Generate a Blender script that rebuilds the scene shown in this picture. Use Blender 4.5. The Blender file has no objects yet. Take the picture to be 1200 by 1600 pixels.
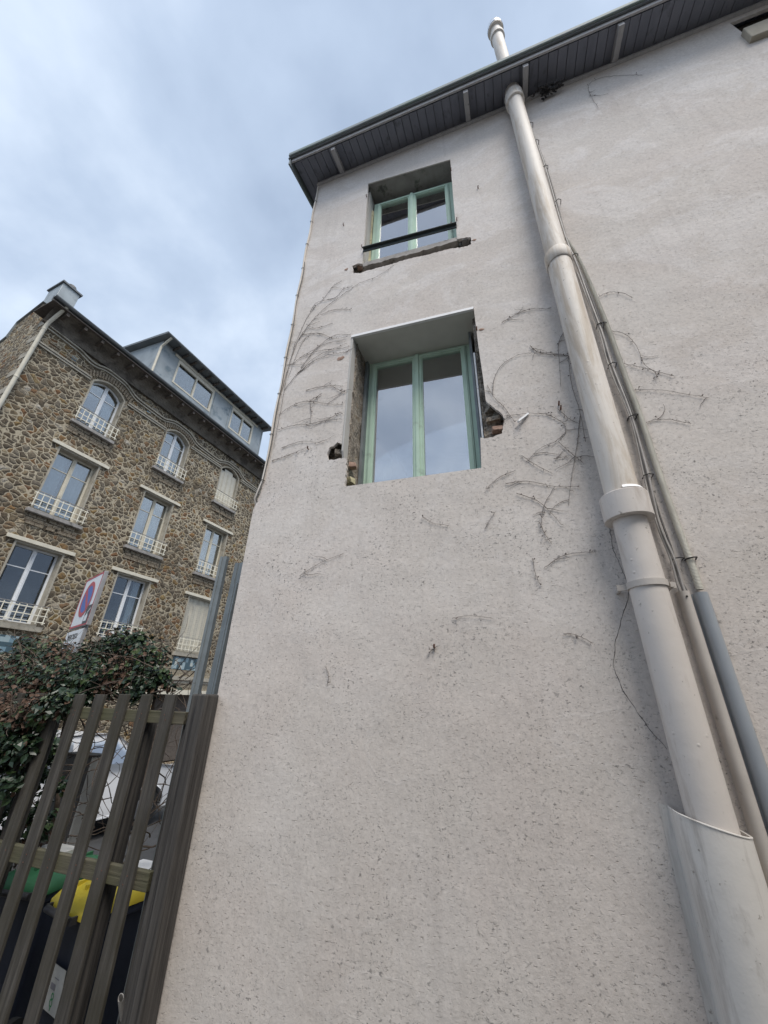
import bpy, bmesh, math, random
from mathutils import Vector, Matrix, noise
from mathutils.geometry import delaunay_2d_cdt
random.seed(7)
R = math.radians
scn = bpy.context.scene
COL = scn.collection

# ------------------------------------------------------------------ camera
FPX, PITCH, ROLL, YAW, STREET = 609.24, 0.45192, 0.029487, 0.335859, 0.42108
CAMZ = 1.6
def cam_basis():
    cp, sp, cr, sr, c_, s_ = (math.cos(PITCH), math.sin(PITCH), math.cos(ROLL), math.sin(ROLL), math.cos(YAW), math.sin(YAW))
    def w(X, Yd):                     # direction of an image-plane vector (x right, y down, z forward)
        a = X[0]*cr + X[1]*sr; b = -X[0]*sr + X[1]*cr; z = X[2]
        U = -b*cp + z*sp; F = z*cp + b*sp
        return Vector((a*c_ - F*s_, a*s_ + F*c_, U))
    return w
_w = cam_basis()
def ray(x, y): return _w(((x-600)/FPX, (y-800)/FPX, 1.0), 0)
cam_d = bpy.data.cameras.new("camera"); cam = bpy.data.objects.new("camera", cam_d); COL.objects.link(cam)
cam_d.sensor_fit = 'HORIZONTAL'; cam_d.sensor_width = 36; cam_d.lens = 36*FPX/1200
cam_d.clip_start = 0.05; cam_d.clip_end = 2000
vr, vd, vf = _w((1, 0, 0), 0), _w((0, 1, 0), 0), _w((0, 0, 1), 0)
m = Matrix((vr, -vd, -vf)).transposed().to_4x4(); m.translation = Vector((0, 0, CAMZ))
cam.matrix_world = m; scn.camera = cam

# ------------------------------------------------------------------ sky, sun, exposure
SUN_EL, SUN_AZ = R(58), R(138)      # azimuth clockwise from +Y
world = bpy.data.worlds.new("World"); scn.world = world; world.use_nodes = True
nt = world.node_tree; nt.nodes.clear()
def wn(t, **k):
    n = nt.nodes.new(t)
    for a, b in k.items(): setattr(n, a, b)
    return n
wo = wn('ShaderNodeOutputWorld'); bg = wn('ShaderNodeBackground'); bg.inputs[1].default_value = 0.12
sky = wn('ShaderNodeTexSky', sky_type='NISHITA', sun_disc=False); sky.sun_elevation = SUN_EL; sky.sun_rotation = SUN_AZ
sky.air_density = 1.0; sky.dust_density = 2.0
geo = wn('ShaderNodeTexCoord')
sep = wn('ShaderNodeSeparateXYZ'); nt.links.new(geo.outputs['Generated'], sep.inputs[0])
zz = wn('ShaderNodeMath', operation='ADD'); zz.inputs[1].default_value = 0.35; nt.links.new(sep.outputs[2], zz.inputs[0])
zc = wn('ShaderNodeMath', operation='MAXIMUM'); zc.inputs[1].default_value = 0.15; nt.links.new(zz.outputs[0], zc.inputs[0])
dx = wn('ShaderNodeMath', operation='DIVIDE'); dy = wn('ShaderNodeMath', operation='DIVIDE')
nt.links.new(sep.outputs[0], dx.inputs[0]); nt.links.new(zc.outputs[0], dx.inputs[1])
nt.links.new(sep.outputs[1], dy.inputs[0]); nt.links.new(zc.outputs[0], dy.inputs[1])
cmb = wn('ShaderNodeCombineXYZ'); nt.links.new(dx.outputs[0], cmb.inputs[0]); nt.links.new(dy.outputs[0], cmb.inputs[1])
n1 = wn('ShaderNodeTexNoise'); n1.inputs['Scale'].default_value = 1.9; n1.inputs['Detail'].default_value = 6; n1.inputs['Roughness'].default_value = 0.5; n1.inputs['Distortion'].default_value = 0.25
n2 = wn('ShaderNodeTexNoise'); n2.inputs['Scale'].default_value = 5.2; n2.inputs['Detail'].default_value = 5; n2.inputs['Roughness'].default_value = 0.5
mp = wn('ShaderNodeMapping'); mp.inputs['Location'].default_value = (0.9, 3.1, 0.0)
nt.links.new(cmb.outputs[0], mp.inputs[0]); nt.links.new(mp.outputs[0], n1.inputs[0]); nt.links.new(mp.outputs[0], n2.inputs[0])
mixn = wn('ShaderNodeMath', operation='MULTIPLY_ADD'); mixn.inputs[1].default_value = 0.35
nt.links.new(n2.outputs[0], mixn.inputs[0]); nt.links.new(n1.outputs[0], mixn.inputs[2])
rampc = wn('ShaderNodeValToRGB'); e = rampc.color_ramp.elements
e[0].position = 0.48; e[0].color = (1.45, 1.8, 2.35, 1)
e[1].position = 0.88; e[1].color = (3.2, 3.6, 4.1, 1)
mid = rampc.color_ramp.elements.new(0.66); mid.color = (2.0, 2.4, 3.0, 1)
nt.links.new(mixn.outputs[0], rampc.inputs[0])
mx = wn('ShaderNodeMix', data_type='RGBA'); mx.inputs[0].default_value = 0.9
nt.links.new(sky.outputs[0], mx.inputs[6]); nt.links.new(rampc.outputs[0], mx.inputs[7])
nt.links.new(mx.outputs[2], bg.inputs[0]); nt.links.new(bg.outputs[0], wo.inputs[0])

sl = bpy.data.lights.new("sun", 'SUN'); sl.energy = 1.35; sl.angle = R(30); sl.color = (1, 0.94, 0.86)
so = bpy.data.objects.new("sun", sl); COL.objects.link(so)
sd_ = Vector((math.sin(SUN_AZ)*math.cos(SUN_EL), math.cos(SUN_AZ)*math.cos(SUN_EL), math.sin(SUN_EL)))
so.rotation_euler = sd_.to_track_quat('Z', 'Y').to_euler(); so.location = (0, -3, 14)
scn.view_settings.view_transform = 'Standard'; scn.view_settings.look = 'None'
scn.view_settings.exposure = 1.3; scn.view_settings.gamma = 1.0
scn.render.engine = 'CYCLES'

# ------------------------------------------------------------------ materials
class NB:
    def __init__(s, name):
        s.m = bpy.data.materials.new(name); s.m.use_nodes = True; s.t = s.m.node_tree; s.t.nodes.clear()
        s.out = s.n('ShaderNodeOutputMaterial'); s.p = s.n('ShaderNodeBsdfPrincipled'); s.l(s.p.outputs[0], s.out.inputs[0])
        s.tc = s.n('ShaderNodeTexCoord')
    def n(s, t, **k):
        q = s.t.nodes.new(t)
        for a, b in k.items(): setattr(q, a, b)
        return q
    def l(s, a, b): s.t.links.new(a, b)
    def mapping(s, scale=(1, 1, 1), loc=(0, 0, 0), rot=(0, 0, 0), src='Object'):
        q = s.n('ShaderNodeMapping'); q.inputs['Scale'].default_value = scale; q.inputs['Location'].default_value = loc; q.inputs['Rotation'].default_value = rot
        s.l(s.tc.outputs[src], q.inputs[0]); return q.outputs[0]
    def noise(s, scale, vec=None, detail=3, rough=0.5, dist=0.0):
        q = s.n('ShaderNodeTexNoise'); q.inputs['Scale'].default_value = scale; q.inputs['Detail'].default_value = detail
        q.inputs['Roughness'].default_value = rough; q.inputs['Distortion'].default_value = dist
        s.l(vec if vec is not None else s.tc.outputs['Object'], q.inputs[0]); return q.outputs[0]
    def vor(s, scale, vec=None, feature='F1', out='Distance', rand=1.0):
        q = s.n('ShaderNodeTexVoronoi', feature=feature); q.inputs['Scale'].default_value = scale; q.inputs['Randomness'].default_value = rand
        s.l(vec if vec is not None else s.tc.outputs['Object'], q.inputs[0]); return q.outputs[out]
    def ramp(s, fac, stops, interp='LINEAR'):
        q = s.n('ShaderNodeValToRGB'); q.color_ramp.interpolation = interp; el = q.color_ramp.elements
        for i, (p, c) in enumerate(stops):
            c = (c, c, c, 1) if isinstance(c, (int, float)) else tuple(c)+(1,)
            if i < 2: el[i].position = p; el[i].color = c
            else: x = el.new(p); x.color = c
        s.l(fac, q.inputs[0]); return q.outputs[0]
    def mix(s, fac, a, b, mode='MIX'):
        q = s.n('ShaderNodeMix', data_type='RGBA', blend_type=mode)
        for i, v in ((0, fac), (6, a), (7, b)):
            if isinstance(v, (int, float)): q.inputs[i].default_value = v if i == 0 else (v, v, v, 1)
            elif isinstance(v, tuple): q.inputs[i].default_value = v+(1,)
            else: s.l(v, q.inputs[i])
        return q.outputs[2]
    def math(s, op, a, b=0.0, c=0.0):
        q = s.n('ShaderNodeMath', operation=op)
        for i, v in enumerate((a, b, c)):
            if isinstance(v, (int, float)): q.inputs[i].default_value = v
            else: s.l(v, q.inputs[i])
        return q.outputs[0]
    def bump(s, h, strength=0.5, dist=0.01, prev=None):
        q = s.n('ShaderNodeBump'); q.inputs['Strength'].default_value = strength; q.inputs['Distance'].default_value = dist
        s.l(h, q.inputs['Height'])
        if prev is not None: s.l(prev, q.inputs['Normal'])
        return q.outputs[0]
    def set(s, color=None, rough=None, normal=None, metal=None, spec=None):
        for k, v in (('Base Color', color), ('Roughness', rough), ('Metallic', metal), ('Normal', normal), ('Specular IOR Level', spec)):
            if v is None: continue
            if isinstance(v, (int, float)): s.p.inputs[k].default_value = v
            elif isinstance(v, tuple): s.p.inputs[k].default_value = v+(1,)
            else: s.l(v, s.p.inputs[k])
        return s.m

def simple(name, col, rough=0.6, metal=0.0, var=0.12, scale=8, bs=0.15, bd=0.003, bscale=60, dirt=None):
    b = NB(name); c = b.mix(b.ramp(b.noise(scale, detail=4), [(0.3, 0.0), (0.7, 1.0)]), tuple(v*(1-var) for v in col), tuple(min(1, v*(1+var)) for v in col))
    if dirt: c = b.mix(b.ramp(b.noise(dirt[1], detail=6, rough=0.65), [(dirt[2], 0.0), (dirt[2]+0.12, 1.0)]), c, dirt[0])
    return b.set(color=c, rough=rough, metal=metal, normal=b.bump(b.noise(bscale, detail=3), bs, bd))

def plaster():
    b = NB('roughcast_plaster'); sepn = b.n('ShaderNodeSeparateXYZ'); b.l(b.tc.outputs['Object'], sepn.inputs[0]); z = sepn.outputs[2]; x = sepn.outputs[0]
    base = b.mix(b.ramp(b.noise(0.9, detail=5, rough=0.6, dist=0.3), [(0.35, 0.0), (0.65, 1.0)]), (0.615, 0.567, 0.525), (0.675, 0.635, 0.60))
    pink = b.ramp(b.noise(1.7, b.mapping(loc=(3, 1, 7)), detail=3), [(0.45, 0.0), (0.7, 0.6)])
    base = b.mix(pink, base, (0.635, 0.573, 0.532))
    # pale trowel drags and patches on the upper right
    tv = b.mapping(scale=(0.9, 1, 1.4), loc=(5, 0, 2), rot=(0, 0.3, 0))
    drag = b.ramp(b.noise(1.3, tv, detail=7, rough=0.7, dist=0.8), [(0.49, 0.0), (0.58, 0.6), (0.68, 0.2)])
    zt = b.ramp(b.math('MULTIPLY_ADD', z, 0.12, 0.0), [(0.2, 0.15), (0.75, 1.0)])
    base = b.mix(b.math('MULTIPLY', drag, zt), base, (0.755, 0.72, 0.70))
    # pale trowel ridges wandering across, rain streaks and grime
    rn = b.noise(0.55, b.mapping(scale=(1, 1, 1.7), loc=(2, 0, 9), rot=(0, 0.35, 0)), detail=4, rough=0.55, dist=0.4)
    ridge = b.ramp(rn, [(0.494, 0.0), (0.4985, 1.0), (0.5015, 1.0), (0.506, 0.0)])
    ridge = b.math('MULTIPLY', ridge, b.ramp(b.noise(1.6, detail=3), [(0.45, 0.0), (0.6, 0.75)]))
    base = b.mix(b.math('MULTIPLY', ridge, 0.28), base, (0.74, 0.71, 0.69))
    streak = b.ramp(b.noise(1.0, b.mapping(scale=(9, 9, 0.35)), detail=5, rough=0.6), [(0.54, 0.0), (0.68, 0.2)])
    base = b.mix(b.math('MULTIPLY', streak, b.ramp(b.noise(0.8, detail=2), [(0.4, 0.2), (0.6, 1.0)])), base, (0.40, 0.365, 0.34))
    fine = b.ramp(b.noise(38, detail=5, rough=0.7), [(0.3, 0.86), (0.7, 1.08)])
    base = b.mix(1.0, base, fine, 'MULTIPLY')
    # lichen specks, thicker low down and in clumps
    sv = b.mapping(scale=(1, 1, 1.25))
    speck = b.ramp(b.noise(40, sv, detail=4, rough=0.62, dist=0.4), [(0.60, 0.0), (0.64, 1.0)])
    speck2 = b.ramp(b.noise(70, sv, detail=3, rough=0.6), [(0.60, 0.0), (0.65, 1.0)])
    clump = b.ramp(b.noise(2.6, detail=6, rough=0.7), [(0.42, 0.06), (0.60, 1.0)])
    low = b.ramp(b.math('MULTIPLY_ADD', z, 0.115, 0.05), [(0.0, 0.75), (0.40, 1.0), (0.5, 0.85), (0.62, 0.35), (1.0, 0.18)])
    right = b.ramp(b.math('MULTIPLY_ADD', x, 0.2, 0.5), [(0.6, 1.0), (0.8, 0.45)])
    f = b.math('MULTIPLY', b.math('MULTIPLY', b.math('MAXIMUM', speck, b.math('MULTIPLY', speck2, 0.75)), clump), b.math('MULTIPLY', low, right))
    base = b.mix(b.math('MULTIPLY', f, 0.85), base, (0.15, 0.145, 0.14))
    # relief: grain, ridges and short horizontal pits
    g = b.noise(95, detail=4, rough=0.65)
    pv = b.mapping(scale=(1.0, 1.0, 2.6), rot=(0, 0.12, 0))
    pit = b.ramp(b.noise(42, pv, detail=3, rough=0.55, dist=0.3), [(0.29, 0.0), (0.37, 1.0)])
    wob = b.noise(2.5, detail=4)
    n_ = b.bump(wob, 0.6, 0.03); n_ = b.bump(pit, 0.75, 0.007, n_); n_ = b.bump(g, 0.5, 0.004, n_)
    n_ = b.bump(speck, 0.3, 0.003, n_); n_ = b.bump(ridge, 0.2, 0.003, n_)
    return b.set(color=base, rough=0.93, normal=n_, spec=0.15)

def rubble(name='polygonal_rubble', sc=(5.9, 5.9, 7.6), dark=0.0):
    b = NB(name)
    nv = b.n('ShaderNodeTexNoise'); nv.inputs['Scale'].default_value = 3.2; nv.inputs['Detail'].default_value = 3
    b.l(b.tc.outputs['Object'], nv.inputs[0])
    add = b.n('ShaderNodeVectorMath', operation='MULTIPLY_ADD'); add.inputs[1].default_value = (0.24,)*3
    b.l(nv.outputs[1], add.inputs[0]); b.l(b.tc.outputs['Object'], add.inputs[2])
    mpn = b.n('ShaderNodeMapping'); mpn.inputs['Scale'].default_value = sc; b.l(add.outputs[0], mpn.inputs[0]); v = mpn.outputs[0]
    ed = b.vor(1.0, v, 'DISTANCE_TO_EDGE', 'Distance', 1.0)
    cell = b.vor(1.0, v, 'F1', 'Color', 1.0)
    sp = b.n('ShaderNodeSeparateColor'); b.l(cell, sp.inputs[0])
    stone = b.ramp(sp.outputs[0], [(0.0, (0.10, 0.082, 0.06)), (0.2, (0.17, 0.135, 0.09)), (0.42, (0.21, 0.185, 0.145)), (0.58, (0.135, 0.105, 0.07)), (0.74, (0.27, 0.21, 0.13)), (0.84, (0.24, 0.115, 0.05)), (0.90, (0.30, 0.21, 0.085)), (1.0, (0.50, 0.46, 0.39))], 'LINEAR')
    stone = b.mix(b.ramp(b.noise(14, detail=6, rough=0.7), [(0.35, 0.0), (0.65, 0.75)]), stone, (0.075, 0.06, 0.045))
    stone = b.mix(b.ramp(b.noise(30, detail=5, rough=0.7), [(0.55, 0.0), (0.7, 0.5)]), stone, (0.36, 0.31, 0.23))
    edn = b.math('ADD', ed, b.math('MULTIPLY_ADD', b.noise(11, detail=4), 0.13, -0.065)); edn = b.math('ADD', edn, b.math('MULTIPLY_ADD', b.noise(0.9, detail=3), 0.20, -0.085))
    mort = b.ramp(edn, [(0.045, 1.0), (0.09, 0.0)])
    mc = b.mix(b.noise(20, detail=4), (0.38, 0.325, 0.235), (0.54, 0.475, 0.355))
    col = b.mix(mort, stone, mc)
    grime = b.ramp(b.noise(0.55, detail=5, rough=0.6), [(0.35, 1.0), (0.7, 0.72)])
    col = b.mix(1.0, col, grime, 'MULTIPLY')
    h = b.ramp(edn, [(0.05, 0.3), (0.10, 0.25), (0.14, 0.45), (0.3, 0.9), (0.4, 1.0)])
    n_ = b.bump(h, 0.8, 0.035); n_ = b.bump(b.noise(34, detail=5, rough=0.7), 0.7, 0.012, n_)
    return b.set(color=col, rough=0.92, normal=n_, spec=0.2)

def bricky(name, c1, c2, mortar, sc, roww=0.5, rowh=0.25, ms=0.03):
    b = NB(name); q = b.n('ShaderNodeTexBrick'); q.inputs['Scale'].default_value = sc; q.inputs['Color1'].default_value = c1+(1,); q.inputs['Color2'].default_value = c2+(1,)
    q.inputs['Mortar'].default_value = mortar+(1,); q.inputs['Mortar Size'].default_value = ms; q.inputs['Brick Width'].default_value = roww; q.inputs['Row Height'].default_value = rowh
    b.l(b.mapping(rot=(R(90), 0, 0)), q.inputs[0])
    c = b.mix(b.ramp(b.noise(17, detail=6, rough=0.7), [(0.4, 0.0), (0.7, 0.7)]), q.outputs[0], (0.10, 0.085, 0.065))
    return b.set(color=c, rough=0.9, normal=b.bump(b.math('ADD', b.noise(30, detail=4), b.math('MULTIPLY', q.outputs[1], -1.0)), 0.6, 0.01))

def wood(name, c1, c2, axis_scale=(28, 28, 1.4), rough=0.8, green=None):
    b = NB(name); v = b.mapping(scale=axis_scale); g = b.noise(1.0, v, detail=6, rough=0.65, dist=0.4)
    c = b.mix(b.ramp(g, [(0.3, 0.0), (0.72, 1.0)]), c1, c2)
    c = b.mix(b.ramp(b.noise(1.0, b.mapping(scale=tuple(s*3 for s in axis_scale)), detail=3), [(0.62, 0.0), (0.72, 0.65)]), c, tuple(v*0.4 for v in c1))
    if green: c = b.mix(b.ramp(b.noise(3.0, detail=5, rough=0.6), [(0.4, 0.0), (0.65, 0.8)]), c, green)
    return b.set(color=c, rough=rough, normal=b.bump(g, 0.8, 0.006))

def glassy(name='window_glass', refl=0.6, tint=(0.9, 0.93, 1.0)):
    b = NB(name); b.t.nodes.remove(b.p); gl = b.n('ShaderNodeBsdfGlossy'); gl.inputs['Roughness'].default_value = 0.012; gl.inputs['Color'].default_value = tint+(1,)
    tr = b.n('ShaderNodeBsdfTransparent'); tr.inputs[0].default_value = (0.75, 0.8, 0.82, 1)
    fr = b.n('ShaderNodeFresnel'); fr.inputs[0].default_value = 1.6
    f = b.math('MULTIPLY_ADD', fr.outputs[0], 0.6, refl-0.06); f = b.math('MINIMUM', f, 0.97)
    ms = b.n('ShaderNodeMixShader'); b.l(f, ms.inputs[0]); b.l(tr.outputs[0], ms.inputs[1]); b.l(gl.outputs[0], ms.inputs[2]); b.l(ms.outputs[0], b.out.inputs[0])
    w = b.bump(b.noise(1.1, detail=1), 0.04, 0.02); b.l(w, gl.inputs['Normal'])
    return b.m

M = {}
M['plaster'] = plaster()
M['rubble'] = rubble()
M['gable_rubble'] = rubble('dark_gable_rubble', (5.5, 5.5, 7.0))
b = NB('broken_masonry'); c = b.ramp(b.noise(9, detail=6, rough=0.7, dist=0.5), [(0.32, (0.14, 0.12, 0.10)), (0.45, (0.27, 0.24, 0.205)), (0.52, (0.42, 0.38, 0.33)), (0.6, (0.33, 0.28, 0.215)), (0.72, (0.24, 0.14, 0.10))])
c = b.mix(b.ramp(b.noise(55, detail=4), [(0.45, 0.0), (0.6, 0.6)]), c, (0.10, 0.085, 0.075))
M['masonry'] = b.set(color=c, rough=0.95, normal=b.bump(b.noise(45, detail=5, rough=0.7), 0.9, 0.02), spec=0.1)
M['brick_trim'] = bricky('tan_brick_trim', (0.24, 0.19, 0.13), (0.17, 0.13, 0.09), (0.33, 0.29, 0.22), 4.0)
M['pale_course'] = bricky('pale_brick_course', (0.40, 0.35, 0.26), (0.31, 0.26, 0.18), (0.25, 0.21, 0.15), 4.0)
M['mosaic'] = None
M['concrete'] = simple('grey_concrete', (0.29, 0.275, 0.26), 0.9, var=0.2, bs=0.4, bd=0.006, bscale=40, dirt=((0.10, 0.10, 0.09), 6, 0.55))
M['sill_concrete'] = simple('weathered_sill', (0.34, 0.32, 0.30), 0.9, var=0.2, bs=0.5, bd=0.006, bscale=40, dirt=((0.15, 0.14, 0.12), 9, 0.55))
M['cream'] = simple('cream_paint', (0.60, 0.56, 0.46), 0.6, var=0.08, dirt=((0.38, 0.34, 0.26), 5, 0.62))
M['rail_cream'] = simple('ivory_rail_paint', (0.76, 0.72, 0.60), 0.5)
M['reveal'] = simple('reveal_plaster', (0.36, 0.33, 0.27), 0.9, var=0.15, dirt=((0.2, 0.18, 0.14), 4, 0.55))
M['white_paint'] = simple('white_paint', (0.74, 0.76, 0.78), 0.45, var=0.05)
M['green_paint'] = simple('pale_green_paint', (0.49, 0.65, 0.53), 0.45, var=0.06, bs=0.12, bscale=25, dirt=((0.34, 0.45, 0.36), 5, 0.60))
M['green_dark'] = simple('green_gasket', (0.05, 0.07, 0.06), 0.6)
M['board'] = simple('grey_board', (0.46, 0.45, 0.43), 0.8, var=0.06, bs=0.1)
M['white_edge'] = simple('white_board_edge', (0.85, 0.85, 0.85), 0.5, var=0.02)
M['soffit_board'] = simple('grey_soffit_panel', (0.64, 0.64, 0.59), 0.7, var=0.05, bs=0.05)
M['eave_wood'] = wood('dark_blue_grey_soffit', (0.16, 0.17, 0.205), (0.23, 0.24, 0.28), (3, 1.5, 3), 0.75)
M['rafter'] = wood('grey_rafter_wood', (0.34, 0.335, 0.34), (0.46, 0.45, 0.45), (20, 2, 20), 0.8)
M['fascia'] = wood('grey_green_fascia', (0.20, 0.23, 0.24), (0.27, 0.30, 0.31), (1.5, 20, 20), 0.7, green=(0.17, 0.23, 0.20))
M['zinc'] = simple('weathered_zinc', (0.32, 0.35, 0.36), 0.5, metal=0.25, var=0.2, scale=1.5, bs=0.1, bscale=4, bd=0.01, dirt=((0.16, 0.2, 0.22), 2, 0.55))
M['zinc_dark'] = simple('dark_zinc_roof', (0.15, 0.16, 0.165), 0.5, metal=0.2, var=0.15, scale=2)
def pipemat(name, col, dirtc, thr, rough):
    b = NB(name); st = b.ramp(b.noise(1.0, b.mapping(scale=(9, 9, 1.1)), detail=7, rough=0.7, dist=0.5), [(thr, 0.0), (thr+.16, 0.8)])
    c = b.mix(b.ramp(b.noise(2.2, detail=4), [(0.35, 0.0), (0.65, 1.0)]), tuple(v*.93 for v in col), col); c = b.mix(st, c, dirtc)
    sp = b.ramp(b.noise(26, detail=4, rough=0.7), [(0.65, 0.0), (0.69, 0.7)]); c = b.mix(sp, c, (0.24, 0.21, 0.18))
    blis = b.math('MULTIPLY', b.ramp(b.vor(13, out='Distance'), [(0.0, 1.0), (0.11, 0.0)]), b.ramp(b.noise(3, detail=2), [(0.5, 0.0), (0.58, 1.0)]))
    n_ = b.bump(blis, 0.5, 0.006); n_ = b.bump(b.noise(13, detail=4), 0.35, 0.006, n_); n_ = b.bump(b.noise(90, detail=3), 0.2, 0.002, n_)
    return b.set(color=c, rough=rough, normal=n_)
M['pipe'] = pipemat('off_white_pipe_paint', (0.70, 0.655, 0.60), (0.46, 0.38, 0.29), 0.46, 0.62) or simple('off_white_pipe_paint', (0.56, 0.53, 0.50), 0.55, var=0.06, scale=3, bs=0.25, bd=0.004, bscale=20, dirt=((0.36, 0.31, 0.26), 3.5, 0.56))
M['pipe_clean'] = pipemat('smooth_pipe_paint', (0.65, 0.605, 0.565), (0.42, 0.36, 0.31), 0.55, 0.5) or simple('smooth_pipe_paint', (0.52, 0.495, 0.475), 0.42, var=0.05, scale=3, bs=0.35, bd=0.003, bscale=14, dirt=((0.30, 0.27, 0.24), 11, 0.66))
M['sleeve'] = pipemat('grey_sleeve_paint', (0.68, 0.655, 0.62), (0.36, 0.33, 0.30), 0.50, 0.42)
M['chrome'] = simple('bright_metal_rim', (0.75, 0.76, 0.78), 0.2, metal=1.0, var=0.03)
M['cable'] = simple('grey_cable', (0.36, 0.345, 0.33), 0.6, var=0.2, scale=12)
M['cable_dark'] = simple('dark_cable', (0.10, 0.095, 0.09), 0.6, var=0.2)
M['clip'] = simple('black_clip', (0.03, 0.028, 0.028), 0.5)
M['conduit'] = simple('ribbed_green_grey_conduit', (0.62, 0.60, 0.53), 0.6, var=0.1)
M['grey_pvc'] = simple('blue_grey_guard', (0.32, 0.35, 0.385), 0.4, var=0.08, scale=4)
M['duct'] = simple('beige_grey_duct', (0.50, 0.465, 0.43), 0.6, var=0.08, dirt=((0.2, 0.18, 0.16), 9, 0.64))
M['vine'] = wood('dry_vine_bark', (0.13, 0.11, 0.10), (0.25, 0.22, 0.20), (20, 20, 20), 0.9)
M['rust'] = simple('rusty_iron', (0.13, 0.06, 0.04), 0.8, var=0.4, scale=30)
M['brick_chip'] = simple('exposed_brick', (0.33, 0.22, 0.17), 0.9, var=0.3, scale=30, bs=0.6)
M['iron_bar'] = simple('dark_painted_bar', (0.035, 0.045, 0.045), 0.4, var=0.2)
M['foam'] = simple('yellowed_foam', (0.50, 0.46, 0.30), 0.9, var=0.25, scale=25, bs=0.8, bscale=35, bd=0.01)
M['room'] = simple('room_wall', (0.42, 0.41, 0.40), 0.9)
M['dark'] = simple('unlit_room_black', (0.02, 0.02, 0.022), 0.9)  # near-black base stands in for unlit rooms behind the panes
M['curtain'] = simple('pale_curtain', (0.62, 0.63, 0.64), 0.9, var=0.08, scale=2)
M['glass'] = glassy('window_glass', 0.52, (0.86, 0.86, 0.87))
M['glass_far'] = glassy('far_window_glass', 0.28, (0.97, 0.96, 0.94))
M['glass_dark'] = glassy('dim_window_glass', 0.10, (0.9, 0.93, 1.0))  # weaker mirror copy, stands in for dark reflections on the lowest row
M['glass_car'] = glassy('car_glass', 0.35)
M['fence_wood'] = wood('weathered_fence_wood', (0.022, 0.020, 0.018), (0.105, 0.097, 0.086), (55, 55, 2.0), 0.85, green=(0.040, 0.036, 0.024))
M['rail_wood'] = wood('mossy_rail_wood', (0.06, 0.054, 0.037), (0.13, 0.118, 0.083), (2, 50, 50), 0.85, green=(0.08, 0.082, 0.04))
M['post_wood'] = wood('dark_post_wood', (0.018, 0.016, 0.015), (0.098, 0.091, 0.084), (45, 45, 1.6), 0.8)
M['galv'] = simple('galvanised_steel', (0.21, 0.235, 0.245), 0.55, metal=0.3, var=0.2, scale=5, bs=0.1, dirt=((0.14, 0.165, 0.18), 5, 0.55))
M['stem'] = wood('brown_twig', (0.06, 0.045, 0.035), (0.12, 0.09, 0.07), (20, 20, 20), 0.9)
def leafmat(name, c1, c2, rough=0.5):
    b = NB(name); oi = b.noise(3.5, detail=4, rough=0.7); c = b.mix(b.ramp(oi, [(0.35, 0.0), (0.65, 1.0)]), c1, c2)
    b.p.inputs['Subsurface Weight'].default_value = 0.0
    return b.set(color=c, rough=rough, spec=0.4)
M['leaf_dark'] = leafmat('dark_ivy_leaf', (0.010, 0.024, 0.011), (0.024, 0.045, 0.024), 0.36)
M['leaf_mid'] = leafmat('mid_green_leaf', (0.03, 0.058, 0.02), (0.055, 0.085, 0.03), 0.45)
M['leaf_dry'] = leafmat('dry_brown_leaf', (0.06, 0.034, 0.023), (0.12, 0.072, 0.047), 0.7)
M['bin_body'] = simple('dark_navy_plastic', (0.018, 0.024, 0.042), 0.5, var=0.1)
M['bin_grey'] = simple('dark_grey_plastic', (0.05, 0.05, 0.055), 0.5)
M['bin_yellow'] = simple('yellow_lid_plastic', (0.62, 0.50, 0.05), 0.45, var=0.08, dirt=((0.4, 0.32, 0.08), 7, 0.6))
M['bin_green'] = simple('green_lid_plastic', (0.03, 0.13, 0.06), 0.5, var=0.1)
M['sticker'] = simple('pale_sticker', (0.50, 0.51, 0.50), 0.6)
M['ink_green'] = simple('green_ink', (0.05, 0.26, 0.10), 0.6)
M['ink_grey'] = simple('grey_ink', (0.22, 0.22, 0.25), 0.6)
M['sign_white'] = simple('sign_white', (0.72, 0.74, 0.76), 0.35, var=0.03)
M['sign_red'] = simple('sign_red', (0.42, 0.035, 0.045), 0.4, var=0.05)
M['sign_blue'] = simple('sign_blue', (0.035, 0.10, 0.38), 0.4, var=0.05)
M['sign_black'] = simple('sign_black', (0.015, 0.015, 0.018), 0.4)
M['sign_side'] = simple('sign_side_metal', (0.42, 0.42, 0.43), 0.4, metal=0.5)
M['car_white'] = simple('white_car_paint', (0.72, 0.73, 0.75), 0.2, var=0.01, bs=0.0)
M['rubber'] = simple('black_rubber', (0.02, 0.02, 0.02), 0.8)
M['rim'] = simple('grey_rim', (0.35, 0.35, 0.36), 0.3, metal=0.8)
M['red_light'] = simple('red_lamp_plastic', (0.4, 0.02, 0.02), 0.2)
M['dark_red'] = simple('dark_red_paint', (0.075, 0.018, 0.014), 0.5)
M['panel_grey'] = simple('grey_cabinet_paint', (0.075, 0.073, 0.066), 0.7, var=0.12)
M['panel_pale'] = simple('pale_cabinet_side', (0.50, 0.49, 0.45), 0.7, var=0.05)
M['asphalt'] = simple('asphalt', (0.055, 0.055, 0.056), 0.9, var=0.25, scale=3, bs=0.5, bscale=120, bd=0.005)
M['yard'] = simple('yard_concrete', (0.28, 0.265, 0.24), 0.9, var=0.2, scale=2, bs=0.4, bscale=60, dirt=((0.12, 0.12, 0.10), 1.5, 0.5))
M['kerb'] = simple('kerb_stone', (0.27, 0.26, 0.25), 0.9, var=0.1)
M['shutter'] = simple('cream_metal_shutter', (0.55, 0.52, 0.44), 0.55, var=0.06, dirt=((0.36, 0.33, 0.27), 3, 0.62))
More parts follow.
